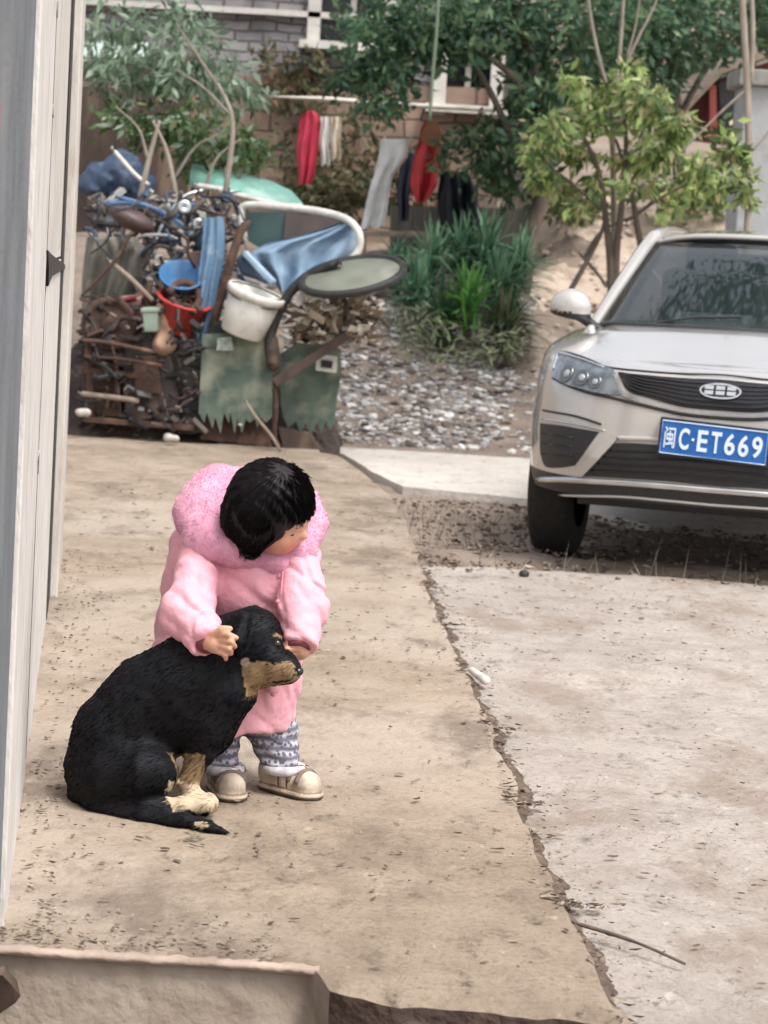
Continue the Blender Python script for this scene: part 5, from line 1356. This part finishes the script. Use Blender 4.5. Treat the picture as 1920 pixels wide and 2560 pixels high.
mk('side_wall', box((HP_(1095, 100).x-.18, HY+1.8, 2.6), (.34, 2.8, 4.4)), greyb, hs_)
lean = empty('lean_to', (-3.4, 21.2, 1.1), 'lean-to with a pale green sheet roof at the left behind the heap', 'shed')
mk('roof', slab([P(130, 86, 20.6), P(320, 92, 20.6), P(330, 128, 20.2), P(130, 122, 20.2)], (0, .02, -.03)), mat('pale_green_sheet', (.42, .50, .46), (.34, .42, .38), 5, .5), lean)
mk('beam', tube([P(150, 180, 20.5), P(260, 184, 20.5)], .03, 6), frm, lean)
mk('post', beam(P(212, 110, 20.5), Vector((P(212, 110, 20.5).x, 20.5, 1.0)), .08, .08), woodl, lean)
mk('inside_wall', box((P(220, 300, 21.2).x, 21.2, 1.9), (1.5, .1, 1.7)), woodd, lean)
# red-brown shed on the right
sh = empty('shed', P(1560, 420, 21.8), 'maroon shed with a dark doorway beyond the small bright tree', 'shed')
mar = mat('maroon_wall', (.16, .035, .04), (.10, .025, .03), 5, .7, bump=.01, bs=8)
mk('wall', pslab([(1498, 232), (1560, 168), (1700, 120), (1720, 330), (1500, 300), (1520, 290)], 22.0, .4), mar, sh)
mk('doorway', pslab([(1552, 178), (1610, 165), (1612, 286), (1560, 286)], 21.96, .03), bpy.data.materials['dark_room'], sh)
mk('post', beam(P(1538, 185, 21.9), P(1540, 296, 21.9), .10, .06), mat('red_post', (.30, .06, .05), (.22, .05, .04), 6, .6), sh)
mk('roof', slab([P(1480, 246, 21.8), P(1562, 158, 21.8), P(1720, 100, 21.8), P(1720, 90, 21.8), P(1560, 145, 21.8), P(1476, 238, 21.8)], (0, 1.0, 0)), woodl, sh)
# concrete pillar behind the car
pl = empty('pillar', P(1640, 640, 15.8), 'square grey concrete pillar rising behind the car roof', 'pillar')
px0 = P(1600, 300, 15.8).x; px1 = P(1690, 300, 15.8).x; pt = P(1630, 186, 15.8).z
mk('shaft', box(((px0+px1)/2, 16.0, (pt-.1)/2), (px1-px0, .5, pt+.1)), mat('pillar_concrete', (.40, .41, .42), (.33, .34, .35), 5, .85, bump=.004, bs=40, c3=(.27, .27, .27), s3=4), pl, bevel=.01)
mk('cap', box(((px0+px1)/2, 16.0, pt+.05), (px1-px0+.1, .62, .10)), mat('cap_stone', (.30, .30, .28), (.2, .2, .18), 8, .9), pl, bevel=.01)

# ================================================================ plants
barkm = mat('bark', (.16, .125, .10), (.09, .07, .06), 20, .9, bump=.004, bs=30, stretch=(1, 1, .3))
palebark = mat('pale_bark', (.36, .31, .26), (.24, .20, .165), 18, .9, bump=.003, bs=30, stretch=(1, 1, .3))
def leafmat(n): return mat(n, (1, 1, 1), (.82, .86, .8), 5, .55, attr=True, trans=.35, spec=.3)
leafm = leafmat('leaves')
def leaves(blobs, n, size, cols, m=None, droop=.3, aspect=.42, clump=0, up=.4):
    """leaf-sized folded blades spread through a crown; blobs=(centre, radii, weight)"""
    m = m or M(); w_ = np.array([b[2] for b in blobs], float); w_ /= w_.sum(); cnt = rng.multinomial(n, w_)
    for (c, r, _), k in zip(blobs, cnt):
        if k == 0: continue
        if clump:
            nc = max(2, k//clump); u = rng.normal(size=(nc, 3)); u /= np.linalg.norm(u, axis=1)[:, None]; cc = np.array(c)+u*np.array(r)*(rng.random((nc, 1))**.45)
            q = rng.integers(0, nc, k); p = cc[q]+rng.normal(size=(k, 3))*np.array(r).mean()*.17; tone = (.6+.75*rng.random((nc, 1)))[q]
            dirc = (cc-np.array(c)); dirc /= np.maximum(np.linalg.norm(dirc, axis=1), 1e-6)[:, None]; base = dirc[q]
        else:
            u = rng.normal(size=(k, 3)); u /= np.linalg.norm(u, axis=1)[:, None]; p = np.array(c)+u*np.array(r)*(rng.random((k, 1))**.4); tone = .7+.6*rng.random((k, 1)); base = u
        d = base*.7+rng.normal(size=(k, 3))*.8; d[:, 2] -= droop; d /= np.linalg.norm(d, axis=1)[:, None]
        nrm = rng.normal(size=(k, 3))*.7+np.array([0, -.2, up]); s = np.cross(d, nrm); s /= np.maximum(np.linalg.norm(s, axis=1), 1e-6)[:, None]; nn_ = np.cross(s, d)
        L = size*(.6+.7*rng.random((k, 1))); W_ = L*aspect
        v = np.stack([p, p+d*L*.45+s*W_*.5-nn_*L*.06, p+d*L-nn_*L*.18, p+d*L*.45-s*W_*.5-nn_*L*.06], 1).reshape(-1, 3)
        ci = rng.integers(0, len(cols), k); c_ = np.array(cols)[ci]*tone
        f = np.arange(k)[:, None]*4+np.array([[0, 1, 2, 3]])
        m.add(v.tolist(), f.tolist(), np.repeat(c_, 4, 0).tolist())
    return m
def tree(name, label, cat, base, stems, crown, bark, group=None, lm=None):
    """stems: list of (points, r0, r1); crown: collector of leaves"""
    t = empty(name, base, label, cat, group); m = M()
    for pts, r0, r1 in stems:
        q = curve(pts, max(8, len(pts)*6)); k = len(q); tube(q, [r0+(r1-r0)*i/(k-1) for i in range(k)], 7, m)
    mk('trunk', m, bark, t, smooth=True)
    if crown: mk('crown', crown, lm or leafm, t)
    return t
def pp_(Y, *pts): return [P(x, y, Y) for x, y in pts]
def blob(x, y, Y, rx, ry, rd, w_=1): k = Y/(FPX/K); return (tuple(P(x, y, Y)), (rx*k, rd, ry*k), w_)
DG = [(.045, .095, .055), (.03, .07, .042), (.07, .12, .065), (.04, .085, .065)]
DG2 = [(.07, .14, .075), (.05, .11, .065), (.11, .18, .09), (.06, .13, .085), (.15, .22, .12)]
MG = [(.10, .17, .065), (.14, .20, .075), (.07, .13, .055), (.17, .20, .09)]
LG = [(.48, .58, .22), (.38, .50, .18), (.56, .62, .32), (.26, .38, .15), (.55, .50, .28)]
SG = [(.32, .41, .31), (.22, .31, .21), (.42, .50, .40), (.16, .24, .15)]
# far dark wood closing the view
m = M()
leaves([((x, 27+abs(x)*.1, z), (1.4, 1.0, .9), 1) for x in np.arange(-8, 10, 1.3) for z in (2.6, 3.8, 5.2, 6.5)], 26000, .16, DG, m, clump=60)
mk('woodland', m, leafm, kind='stuff', label='dark wood closing the view behind the houses')
# big dark tree
cr_ = leaves([blob(1010, 40, 19.2, 170, 90, .7, 3), blob(1230, 20, 19.4, 190, 90, .8, 3), blob(870, 60, 19.0, 150, 85, .6, 2.5), blob(800, 170, 18.9, 95, 70, .5, 1.4), 
             blob(1170, 220, 19.2, 80, 80, .6, 1.3), blob(1120, 350, 19.2, 90, 80, .5, 1.6), blob(1020, 330, 19.4, 70, 70, .4, .7), blob(1190, 120, 19.4, 120, 90, .5, 1.5)], 7000, .10, DG2, clump=18)
tree('broadleaf_tree', 'big dark green tree hanging over the laundry, its trunk beside the spiky plants', 'tree', P(1140, 600, 19.2),
     [(pp_(19.2, (1128, 640), (1140, 520), (1172, 420), (1180, 330), (1160, 200), (1130, 60), (1090, -80)), .075, .04), (pp_(19.2, (1172, 420), (1120, 330), (1060, 200), (990, 80)), .04, .018),
      (pp_(19.1, (1165, 220), (1050, 120), (900, 60)), .035, .012), (pp_(19.2, (1175, 350), (1230, 200), (1280, 40)), .035, .014), (pp_(19.0, (1000, 90), (900, 120), (820, 180)), .02, .008)], cr_, barkm)
# second dark tree on the right
cr_ = leaves([blob(1400, 50, 20.6, 160, 90, .8, 3), blob(1560, 40, 20.8, 120, 70, .7, 2.0), blob(1690, 20, 20.8, 80, 80, .6, 1.2), blob(1430, 150, 20.6, 70, 60, .6, .9), blob(1340, 130, 20.4, 110, 70, .6, 1.4)], 4300, .10, DG2+[(.12, .19, .14)], clump=16)
tree('broadleaf_tree', 'dark green tree at the upper right in front of the maroon shed', 'tree', P(1470, 430, 20.8), [(pp_(20.8, (1470, 440), (1465, 300), (1450, 120), (1440, -40)), .07, .03), (pp_(20.8, (1462, 260), (1540, 120), (1600, 20)), .03, .012)], cr_, barkm)
# small bright tree with many stems
bl = []
for (x, y, rx, ry) in ((1330, 200, 60, 36), (1260, 215, 55, 34), (1400, 205, 60, 36), (1200, 265, 55, 36), (1300, 265, 60, 34), (1390, 275, 55, 30), (1470, 265, 50, 36), (1160, 320, 40, 30), (1245, 330, 58, 30),
                      (1340, 335, 55, 26), (1430, 330, 60, 30), (1510, 345, 48, 34), (1190, 390, 48, 30), (1280, 400, 50, 24), (1385, 395, 50, 22), (1470, 400, 50, 26), (1555, 395, 42, 28), (1240, 445, 36, 18), (1445, 440, 30, 16), (1350, 160, 40, 22), (1225, 175, 34, 22)):
    bl.append(blob(x+random.uniform(-12, 12), y+random.uniform(-10, 10), 17.6+random.uniform(-.35, .35), rx*random.uniform(.75, 1.1), ry*random.uniform(.7, 1.15), .22, rx*ry/2000*random.uniform(.6, 1.3)))
cr_ = leaves(bl, 3000, .10, LG+MG[:1], clump=7, droop=.75, aspect=.38)
tree('young_tree', 'small bright yellow green tree with many thin stems left of the car', 'tree', P(1320, 640, 17.6),
     [(pp_(17.6, (1322, 650), (1318, 560), (1308, 470), (1290, 360), (1240, 260)), .035, .012), (pp_(17.6, (1328, 650), (1332, 540), (1345, 420), (1352, 300), (1340, 200)), .032, .011), (pp_(17.6, (1392, 570), (1375, 480), (1360, 400), (1330, 300)), .03, .010),
      (pp_(17.6, (1260, 560), (1300, 500), (1380, 460), (1440, 400)), .014, .006), (pp_(17.6, (1225, 640), (1270, 560), (1300, 500), (1312, 440)), .022, .01), (pp_(17.6, (1250, 545), (1290, 590), (1310, 620)), .012, .01),
      (pp_(17.6, (1345, 420), (1400, 340), (1470, 270)), .014, .005), (pp_(17.6, (1308, 460), (1240, 400), (1190, 360)), .014, .005), (pp_(17.6, (1352, 480), (1440, 420), (1530, 380)), .014, .005)], cr_, barkm)
tree('bare_sapling', 'bare pale forked branches rising above the small bright tree', 'tree', P(1330, 640, 17.9),
     [(pp_(17.9, (1330, 650), (1325, 400), (1322, 200)), .026, .018), (pp_(17.9, (1322, 210), (1300, 150), (1280, 60), (1268, -20)), .016, .011), (pp_(17.9, (1324, 210), (1338, 120), (1348, -20)), .017, .012), (pp_(17.9, (1330, 190), (1370, 100), (1410, 20), (1425, -20)), .013, .008), (pp_(17.9, (1352, 130), (1372, 60), (1385, -20)), .009, .006)], None, palebark)
# thin leaning trunks at right
cr_ = leaves([blob(1575, 330, 15.2, 40, 60, .2, 1), blob(1600, 400, 15.2, 35, 40, .2, .6)], 260, .09, MG+LG, clump=10)
tree('bare_sapling', 'thin grey trunk crossing in front of the concrete pillar', 'tree', P(1612, 560, 15.3),
     [(pp_(15.3, (1606, 600), (1618, 420), (1614, 200), (1603, 0), (1598, -40)), .026, .020), (pp_(15.3, (1618, 330), (1640, 310), (1680, 260)), .010, .006), (pp_(15.35, (1622, 180), (1626, 60), (1622, -40)), .018, .014), (pp_(15.3, (1616, 190), (1560, 240), (1500, 300), (1470, 330)), .010, .004)], cr_, palebark)
# hanging green cord
thing('cord', tube(curve(pp_(18.4, (948, -20), (942, 80), (934, 170), (928, 262)), 16), .014, 6), mat('green_cord', (.17, .22, .15), None, 8, .7), 'pale green cord hanging straight down to the red jacket', 'cord', smooth=True)
# pale leafy trees over the heap, left
cr_ = leaves([blob(290, 150, 16.6, 110, 45, .4, 1.6), blob(420, 150, 16.5, 110, 50, .4, 1.6), blob(380, 70, 16.7, 120, 50, .4, 1.2), blob(500, 190, 16.5, 70, 40, .3, .7), blob(240, 60, 16.8, 70, 60, .4, .7)], 1500, .105, SG, clump=9, droop=.9, aspect=.34)
tree('shrub_tree', 'pale drooping tree with slender stems over the heap', 'tree', P(500, 640, 16.2),
     [(pp_(15.6, (486, 560), (482, 470), (492, 380), (502, 300), (498, 240), (470, 180)), .024, .012), (pp_(16.0, (498, 250), (440, 190), (380, 150)), .012, .005), (pp_(16.0, (470, 185), (420, 110), (380, 50)), .012, .005)], cr_, palebark)
cr_ = leaves([blob(330, 270, 16.3, 110, 40, .4, 1.4), blob(430, 290, 16.2, 100, 45, .4, 1.4), blob(520, 330, 16.3, 60, 50, .35, 1.0), blob(470, 370, 16.6, 70, 30, .3, .8), blob(270, 250, 16.4, 60, 35, .3, .6)], 1500, .085, MG+SG[:1], clump=9, droop=.5)
tree('shrub_tree', 'mid green shrub with forked stems just above the teal canopy', 'shrub', P(340, 620, 16.0),
     [(pp_(15.7, (300, 440), (318, 360), (334, 300), (345, 260)), .022, .010), (pp_(15.7, (385, 470), (374, 390), (358, 320), (330, 260)), .022, .009), (pp_(15.9, (320, 350), (300, 280), (250, 230)), .012, .005), (pp_(15.9, (374, 390), (420, 320), (470, 290)), .012, .005), (pp_(15.9, (440, 470), (446, 400), (470, 340), (520, 300)), .014, .006)], cr_, palebark)
# creepers on the slope by the laundry
cr_ = leaves([blob(700, 300, 21.6, 130, 120, .3, 1), blob(720, 420, 21.0, 120, 60, .3, 1.2), blob(640, 160, 21.8, 90, 70, .2, .6), blob(880, 380, 20.9, 100, 90, .25, .7)], 2200, .10, [(.12, .13, .07), (.16, .14, .08), (.08, .10, .05), (.20, .13, .08)], clump=9)
mk('creepers', cr_, leafm, kind='stuff', label='sparse brown green creepers over the mud stone wall')
# spiky plants below the laundry
def spiky(x, y, Y, n, L, cols, label, spread=.5, w_=.011, name='spiky_plant', group='spiky plants on the bank below the laundry'):
    b = P(x, y, Y); b.z = max(b.z-.3, float(Tz(b.x, b.y))); m = M(); t = P(x, y, Y)
    m2 = tube([b, b.lerp(t, .6), t], [.035, .03, .025], 7)
    for i in range(int(n*1.9)):
        a = random.uniform(0, 2*math.pi); e = random.uniform(.1, 1.35); l = L*random.uniform(.6, 1.1); d = Vector((math.cos(a)*math.sin(e), math.sin(a)*math.sin(e), math.cos(e))); s = d.cross(Vector((0, 0, 1))).normalized()
        o = t+Vector((random.uniform(-.05, .05), random.uniform(-.05, .05), random.uniform(-.25, .02))); V_ = []; k = 6
        for j in range(k+1):
            u = j/k; q = o+d*l*u+Vector((0, 0, -l*spread*u*u*math.sin(e))); ww = w_*math.sin(math.pi*min(1, .15+u*.85))**.7*(1 if j < k else .05)
            V_ += [q-s*ww, q+Vector((0, 0, -ww*.5)), q+s*ww]
        c = random.choice(cols); f = random.uniform(.7, 1.25)
        m.add(V_, [(j*3+h, j*3+h+1, j*3+h+4, j*3+h+3) for j in range(k) for h in (0, 1)], tuple(v_*f for v_ in c))
    r = empty(name, b, label, 'plant', group); mk('stem', m2, barkm, r, smooth=True); mk('leaves', m, leafm, r)
BG = [(.14, .27, .17), (.09, .20, .13), (.20, .36, .22), (.26, .40, .28)]
spiky(1005, 545, 18.9, 120, .42, BG, 'tall blue green spiky plant just below the red jacket')
spiky(905, 620, 18.4, 90, .34, BG, 'blue green spiky plant nearest to the black rimmed tray')
spiky(960, 680, 18.1, 100, .36, [(.08, .17, .08), (.05, .12, .06), (.12, .20, .10)], 'mid green spiky plant above the pale rubble')
spiky(1080, 610, 18.5, 120, .40, BG, 'blue green spiky plant beside the big tree trunk')
spiky(1015, 640, 18.0, 60, .36, [(.14, .34, .08), (.20, .42, .12), (.10, .26, .08)], 'bright green grassy clump in the middle of the spiky plants', .35, .014)
spiky(1095, 700, 18.0, 110, .36, [(.05, .10, .06), (.08, .13, .07), (.16, .16, .09)], 'dull green spiky plant lowest of the group near the tan bank')
spiky(860, 560, 19.0, 70, .3, BG[:2], 'small dark spiky plant below the wooden bench')
spiky(930, 555, 18.7, 80, .40, BG, 'blue green spiky plant between the bench and the tallest spiky plant')
spiky(1050, 530, 18.8, 90, .42, BG, 'blue green spiky plant left of the big trunk and highest of the group')
spiky(1120, 560, 18.7, 80, .38, BG, 'blue green spiky plant touching the big tree trunk')
# pale wilted plants in front
m = M()
leaves([blob(900, 700, 17.6, 70, 45, .3, 1), blob(1060, 740, 17.6, 80, 40, .3, 1), blob(970, 760, 17.3, 110, 20, .3, .7)], 420, .09, [(.30, .29, .20), (.26, .30, .18), (.20, .24, .14)], m, aspect=.16)
mk('dry_weeds', m, leafm, kind='stuff', label='pale dry weeds between the spiky plants and the rubble')
# tan bank and low growth behind the car
bank = mat('tan_soil', (.50, .41, .33), (.40, .32, .255), 4, .95, bump=.02, bs=14, c3=(.24, .17, .12), s3=8, lo3=.5, hi3=.75)
xs2 = np.linspace(.95, 9, 90); ys2 = np.linspace(15.6, 22.5, 80)
v, F = grid(xs2, ys2, lambda x, y: zg(x, y)+.05*fbm(np.stack([x, y, 0*x], 1), 1.6, 61)+.02)
e_ = np.clip((v[:, 0]-.95)/.12, 0, 1); v[:, 2] -= .12*(1-e_)
mk('earth_bank', M().add(v.tolist(), F.tolist()), bank, smooth=True, kind='structure')
m = M(); leaves([blob(1500, 420, 20.2, 150, 25, .5, 1), blob(1250, 440, 20.2, 70, 30, .5, .6)], 900, .10, MG+[(.30, .20, .10)], m, clump=10)
mk('undergrowth', m, leafm, kind='stuff', label='low bushes along the top of the tan bank')
m = M()
for i in range(700):
    x = random.uniform(1.1, 3.6); y = random.uniform(16.2, 20.4); z = float(zg(np.array([x]), np.array([y]))[0])+.03; s = random.uniform(.01, .04)
    ellipsoid((x, y, z), (s, s*.8, s*.5), None, m, random.choice([(.5, .42, .34), (.36, .27, .2), (.22, .15, .11), (.6, .55, .5)]), 0, 5, 3)
mk('bank_stones', m, vcol, kind='stuff', label='small stones and clods on the tan bank')

# ================================================================ litter on road, terrace and soil strip
def inT(x, y): return x < XR(max(y, YS[0]))-.01 and y > YF(x)+.03 and y < YB-.05
dl = M(); CL = [(.075, .048, .034), (.11, .074, .052), (.15, .105, .075), (.20, .15, .11), (.30, .24, .18)]
def flake(x, y, z, s, c, curl=.25):
    a = random.uniform(0, 6.3); l = s*random.uniform(.6, 1.4); w_ = s*random.uniform(.25, .6); ca, sa = math.cos(a), math.sin(a); k = random.choice((5, 6, 7)); V_ = []
    for i in range(k):
        t = 2*math.pi*i/k; r = random.uniform(.65, 1.1); u, v_ = math.cos(t)*l*r, math.sin(t)*w_*r
        V_.append((x+u*ca-v_*sa, y+u*sa+v_*ca, z+.0015+curl*s*random.uniform(0, .8)))
    V_.append((x, y, z+.001)); dl.add(V_, [(i, (i+1) % k, k) for i in range(k)], c)
def zs(x, y): return .006 if inT(x, y) else (-.018 if (y < YR1 and x > XR(max(y, YS[0]))) else Tz(x, y)+.02)
YR1 = G(1000, 1208).y
cent = [(random.uniform(-1.4, 1.6), random.uniform(4.5, 12.5), random.uniform(.05, .22)) for _ in range(120)]
for cx, cy, r in cent:
    for _ in range(random.randint(6, 20)):
        x = cx+random.gauss(0, r*1.3); y = cy+random.gauss(0, r)
        if y < 4.3 or x < -1.5: continue
        if (y < YF(x)+.05 and x < XR(YS[0])): continue
        flake(x, y, float(zs(x, y)), random.choice((.003, .005, .007, .010, .015)), random.choice(CL), .4)
for _ in range(2600):
    y = random.uniform(4.4, 12); x = random.uniform(-1.5, 2.6)
    if y < YF(x)+.05 and x < XR(YS[0]): continue
    flake(x, y, float(zs(x, y)), random.choice((.003, .005, .007, .012)), random.choice(CL))
for _ in range(1100):       # debris gathered along the seam between terrace and road
    y = 4.3+6.5*random.random(); y += .18*math.sin(y*7); x = float(XR(max(y, YS[0])))+abs(random.gauss(0, .045))*random.choice((-.35, 1, 1))
    flake(x, y, -.012 if x > XR(max(y, YS[0])) else .004, random.choice((.004, .006, .009, .014)), random.choice(CL), .5)
for _ in range(260):        # foot of the house wall and front lip
    Y = random.uniform(4.4, 9.8); p = WP(Y, 0, abs(random.gauss(0, .06))+.03); flake(p.x, p.y, .006, random.uniform(.003, .012), random.choice(CL), .5)
for _ in range(220):
    x = random.uniform(-.75, -.15); y = float(YF(x))+abs(random.gauss(.05, .1)); flake(x, y, .008, random.uniform(.003, .011), random.choice(CL), .5)
sm_ = M(); V_ = []; ny = 420
for k in range(ny):      # dirt lying in the joint
    y = 4.22+k*(9.9-4.22)/(ny-1); x = float(XR(max(y, YS[0])))+fbm(np.array([[XR(y), y, 0.]]), 6, 33)[0]*.022; w0 = .006+.009*abs(math.sin(y*5.1))+.010*abs(math.sin(y*13.7+1))+random.uniform(0, .010)
    V_ += [(x-.012, y, -.012), (x+w0*.4, y, -.014), (x+w0, y+random.uniform(-.01, .01), -.024)]
sm_.add(V_, [(k*3+h, k*3+h+1, k*3+h+4, k*3+h+3) for k in range(ny-1) for h in (0, 1)])
mk('joint_dirt', sm_, mat('joint_dirt', (.13, .09, .065), (.07, .048, .036), 30, .95, bump=.006, bs=60, c3=(.25, .19, .15), s3=12), smooth=True, kind='stuff', label='dark dirt packed in the joint between terrace and road')
mk('leaf_litter', dl, vcol, kind='stuff', label='dry leaf crumbs and dirt strewn over terrace and road')
dl = M()
for _ in range(4200):       # soil strip in front of the car
    x = random.uniform(-.75, 3.2); y = random.uniform(10.0, 12.8)
    if x < XR(min(y, YS[-1]))+.02: continue
    flake(x, y, float(Tz(x, y))+random.uniform(.008, .03), random.uniform(.008, .028), random.choice(CL[1:]+[(.16, .11, .095), (.24, .18, .15), (.42, .35, .28), (.34, .27, .22)]), .9)
mk('fallen_leaves', dl, vcol, kind='stuff', label='brown fallen leaves covering the soil strip before the car')
m = M()
for _ in range(900):        # thin dry stalks
    x = random.uniform(-.75, 3.0); y = random.uniform(10.1, 12.6)
    if x < XR(min(y, YS[-1]))+.03: continue
    if x > .75 and y > 10.3: continue
    h = random.uniform(.02, .10)*(1.6 if random.random() < .08 else 1); b = Vector((x, y, float(Tz(x, y)))); t = b+Vector((random.gauss(0, .5)*h, random.gauss(0, .4)*h, h)); s = Vector((.0016, 0, 0))
    q = b.lerp(t, .5)+Vector((0, 0, h*.08)); m.add([b-s, b+s, q+s, q-s, t], [(0, 1, 2, 3), (3, 2, 4)], random.choice([(.36, .28, .2), (.22, .16, .11), (.45, .38, .3), (.12, .1, .07), (.16, .19, .09)]))
for _ in range(26):
    x = random.uniform(.75, 2.2); y = random.uniform(9.9, 10.5); h = random.uniform(.05, .22); b = Vector((x, y, -.06)); t = b+Vector((random.gauss(0, .15)*h, 0, h)); s = Vector((.0015, 0, 0))
    m.add([b-s, b+s, t], [(0, 1, 2)], (.34, .29, .25))
mk('dry_grass', m, vcol, kind='stuff', label='thin dry stalks standing in the soil strip before the car')
# low berm of soil in front of the wheels
m = M(); V_ = []; nx, ny = 120, 14
for j in range(ny):
    for i in range(nx):
        x = -.25+4.0*i/(nx-1); y = YR1-.05+.75*j/(ny-1)+.05*math.sin(x*3)+.03*math.sin(x*11); V_.append((x, y, -.075+.055*math.sin(math.pi*j/(ny-1))*min(1, max(0, x+.25)*2.2)))
va = np.array(V_); va[:, 2] += .016*fbm(va, 9, 81)
I, J = np.meshgrid(np.arange(nx-1), np.arange(ny-1)); a = (J*nx+I).ravel()
mk('soil_berm', M().add(va.tolist(), np.stack([a, a+1, a+nx+1, a+nx], 1).tolist()), soil, smooth=True, kind='structure')
# single lying things
thing('twig', tube(curve([G(1236, 1992, .0), G(1330, 2020, .0), G(1400, 2046, .0), G(1480, 2082, -.01)], 18), [.0042]*9+[.003]*9, 6), barkm, 'dark twig lying across the seam onto the road at lower right', 'twig', smooth=True)
sc1 = lump('paper_scrap', [(1018, 1448, G(1018, 1448).y), (1050, 1470, G(1050, 1470).y)], [.010, .012], whit, 'crumpled white scrap on the seam between terrace and road', 'scrap', .006, .003)
for x, y, r, l in ((1132, 1240, .022, 'small dark stone at the road edge before the car'), (375, 1790, .0, '')):
    if r: thing('stone', ellipsoid(G(x, y, -.01), (r, r, r*.8), None, None, None, 0, 9, 6), blk, l, 'stone', smooth=True)
thing('broken_board', slab([G(-60, 2090, -.02), G(10, 2088, -.02), G(30, 2110, -.05), G(100, 2195, -.16), G(60, 2240, -.2), G(-60, 2150, -.15)], (0, -.02, -.01)), woodd, 'dark broken board leaning on the step at the lower left corner', 'board')

# tall tree standing beside the car, outside the frame: it mirrors in the windscreen
cr_ = leaves([((1.1, 14.4, 6.3), (1.4, 1.3, 1.0), 2), ((-.1, 14.8, 6.6), (1.2, 1.2, .9), 1.5), ((1.4, 15.6, 6.9), (1.6, 1.2, .9), 1.6), ((2.3, 14.4, 6.2), (1.3, 1.1, .9), 2), ((1.7, 13.0, 5.2), (1.0, .6, .5), .7), ((3.6, 15.0, 6.8), (1.5, 1.3, 1.0), 1.6), ((3.0, 13.0, 5.6), (.8, .6, .5), .5)], 8000, .13, DG+MG, clump=16)
tree('lane_tree', 'tall leafy tree mirrored in the windscreen of the car', 'tree', (6.4, 15, -.06), [([(6.4, 15, -.2), (6.3, 15, 2.5), (5.6, 15, 4.6), (4.0, 14.8, 6.2), (2.4, 14.3, 6.6)], .16, .03), ([(5.6, 15, 4.6), (4.4, 14, 5.6), (3.0, 13.2, 5.8)], .07, .02)], cr_, barkm)
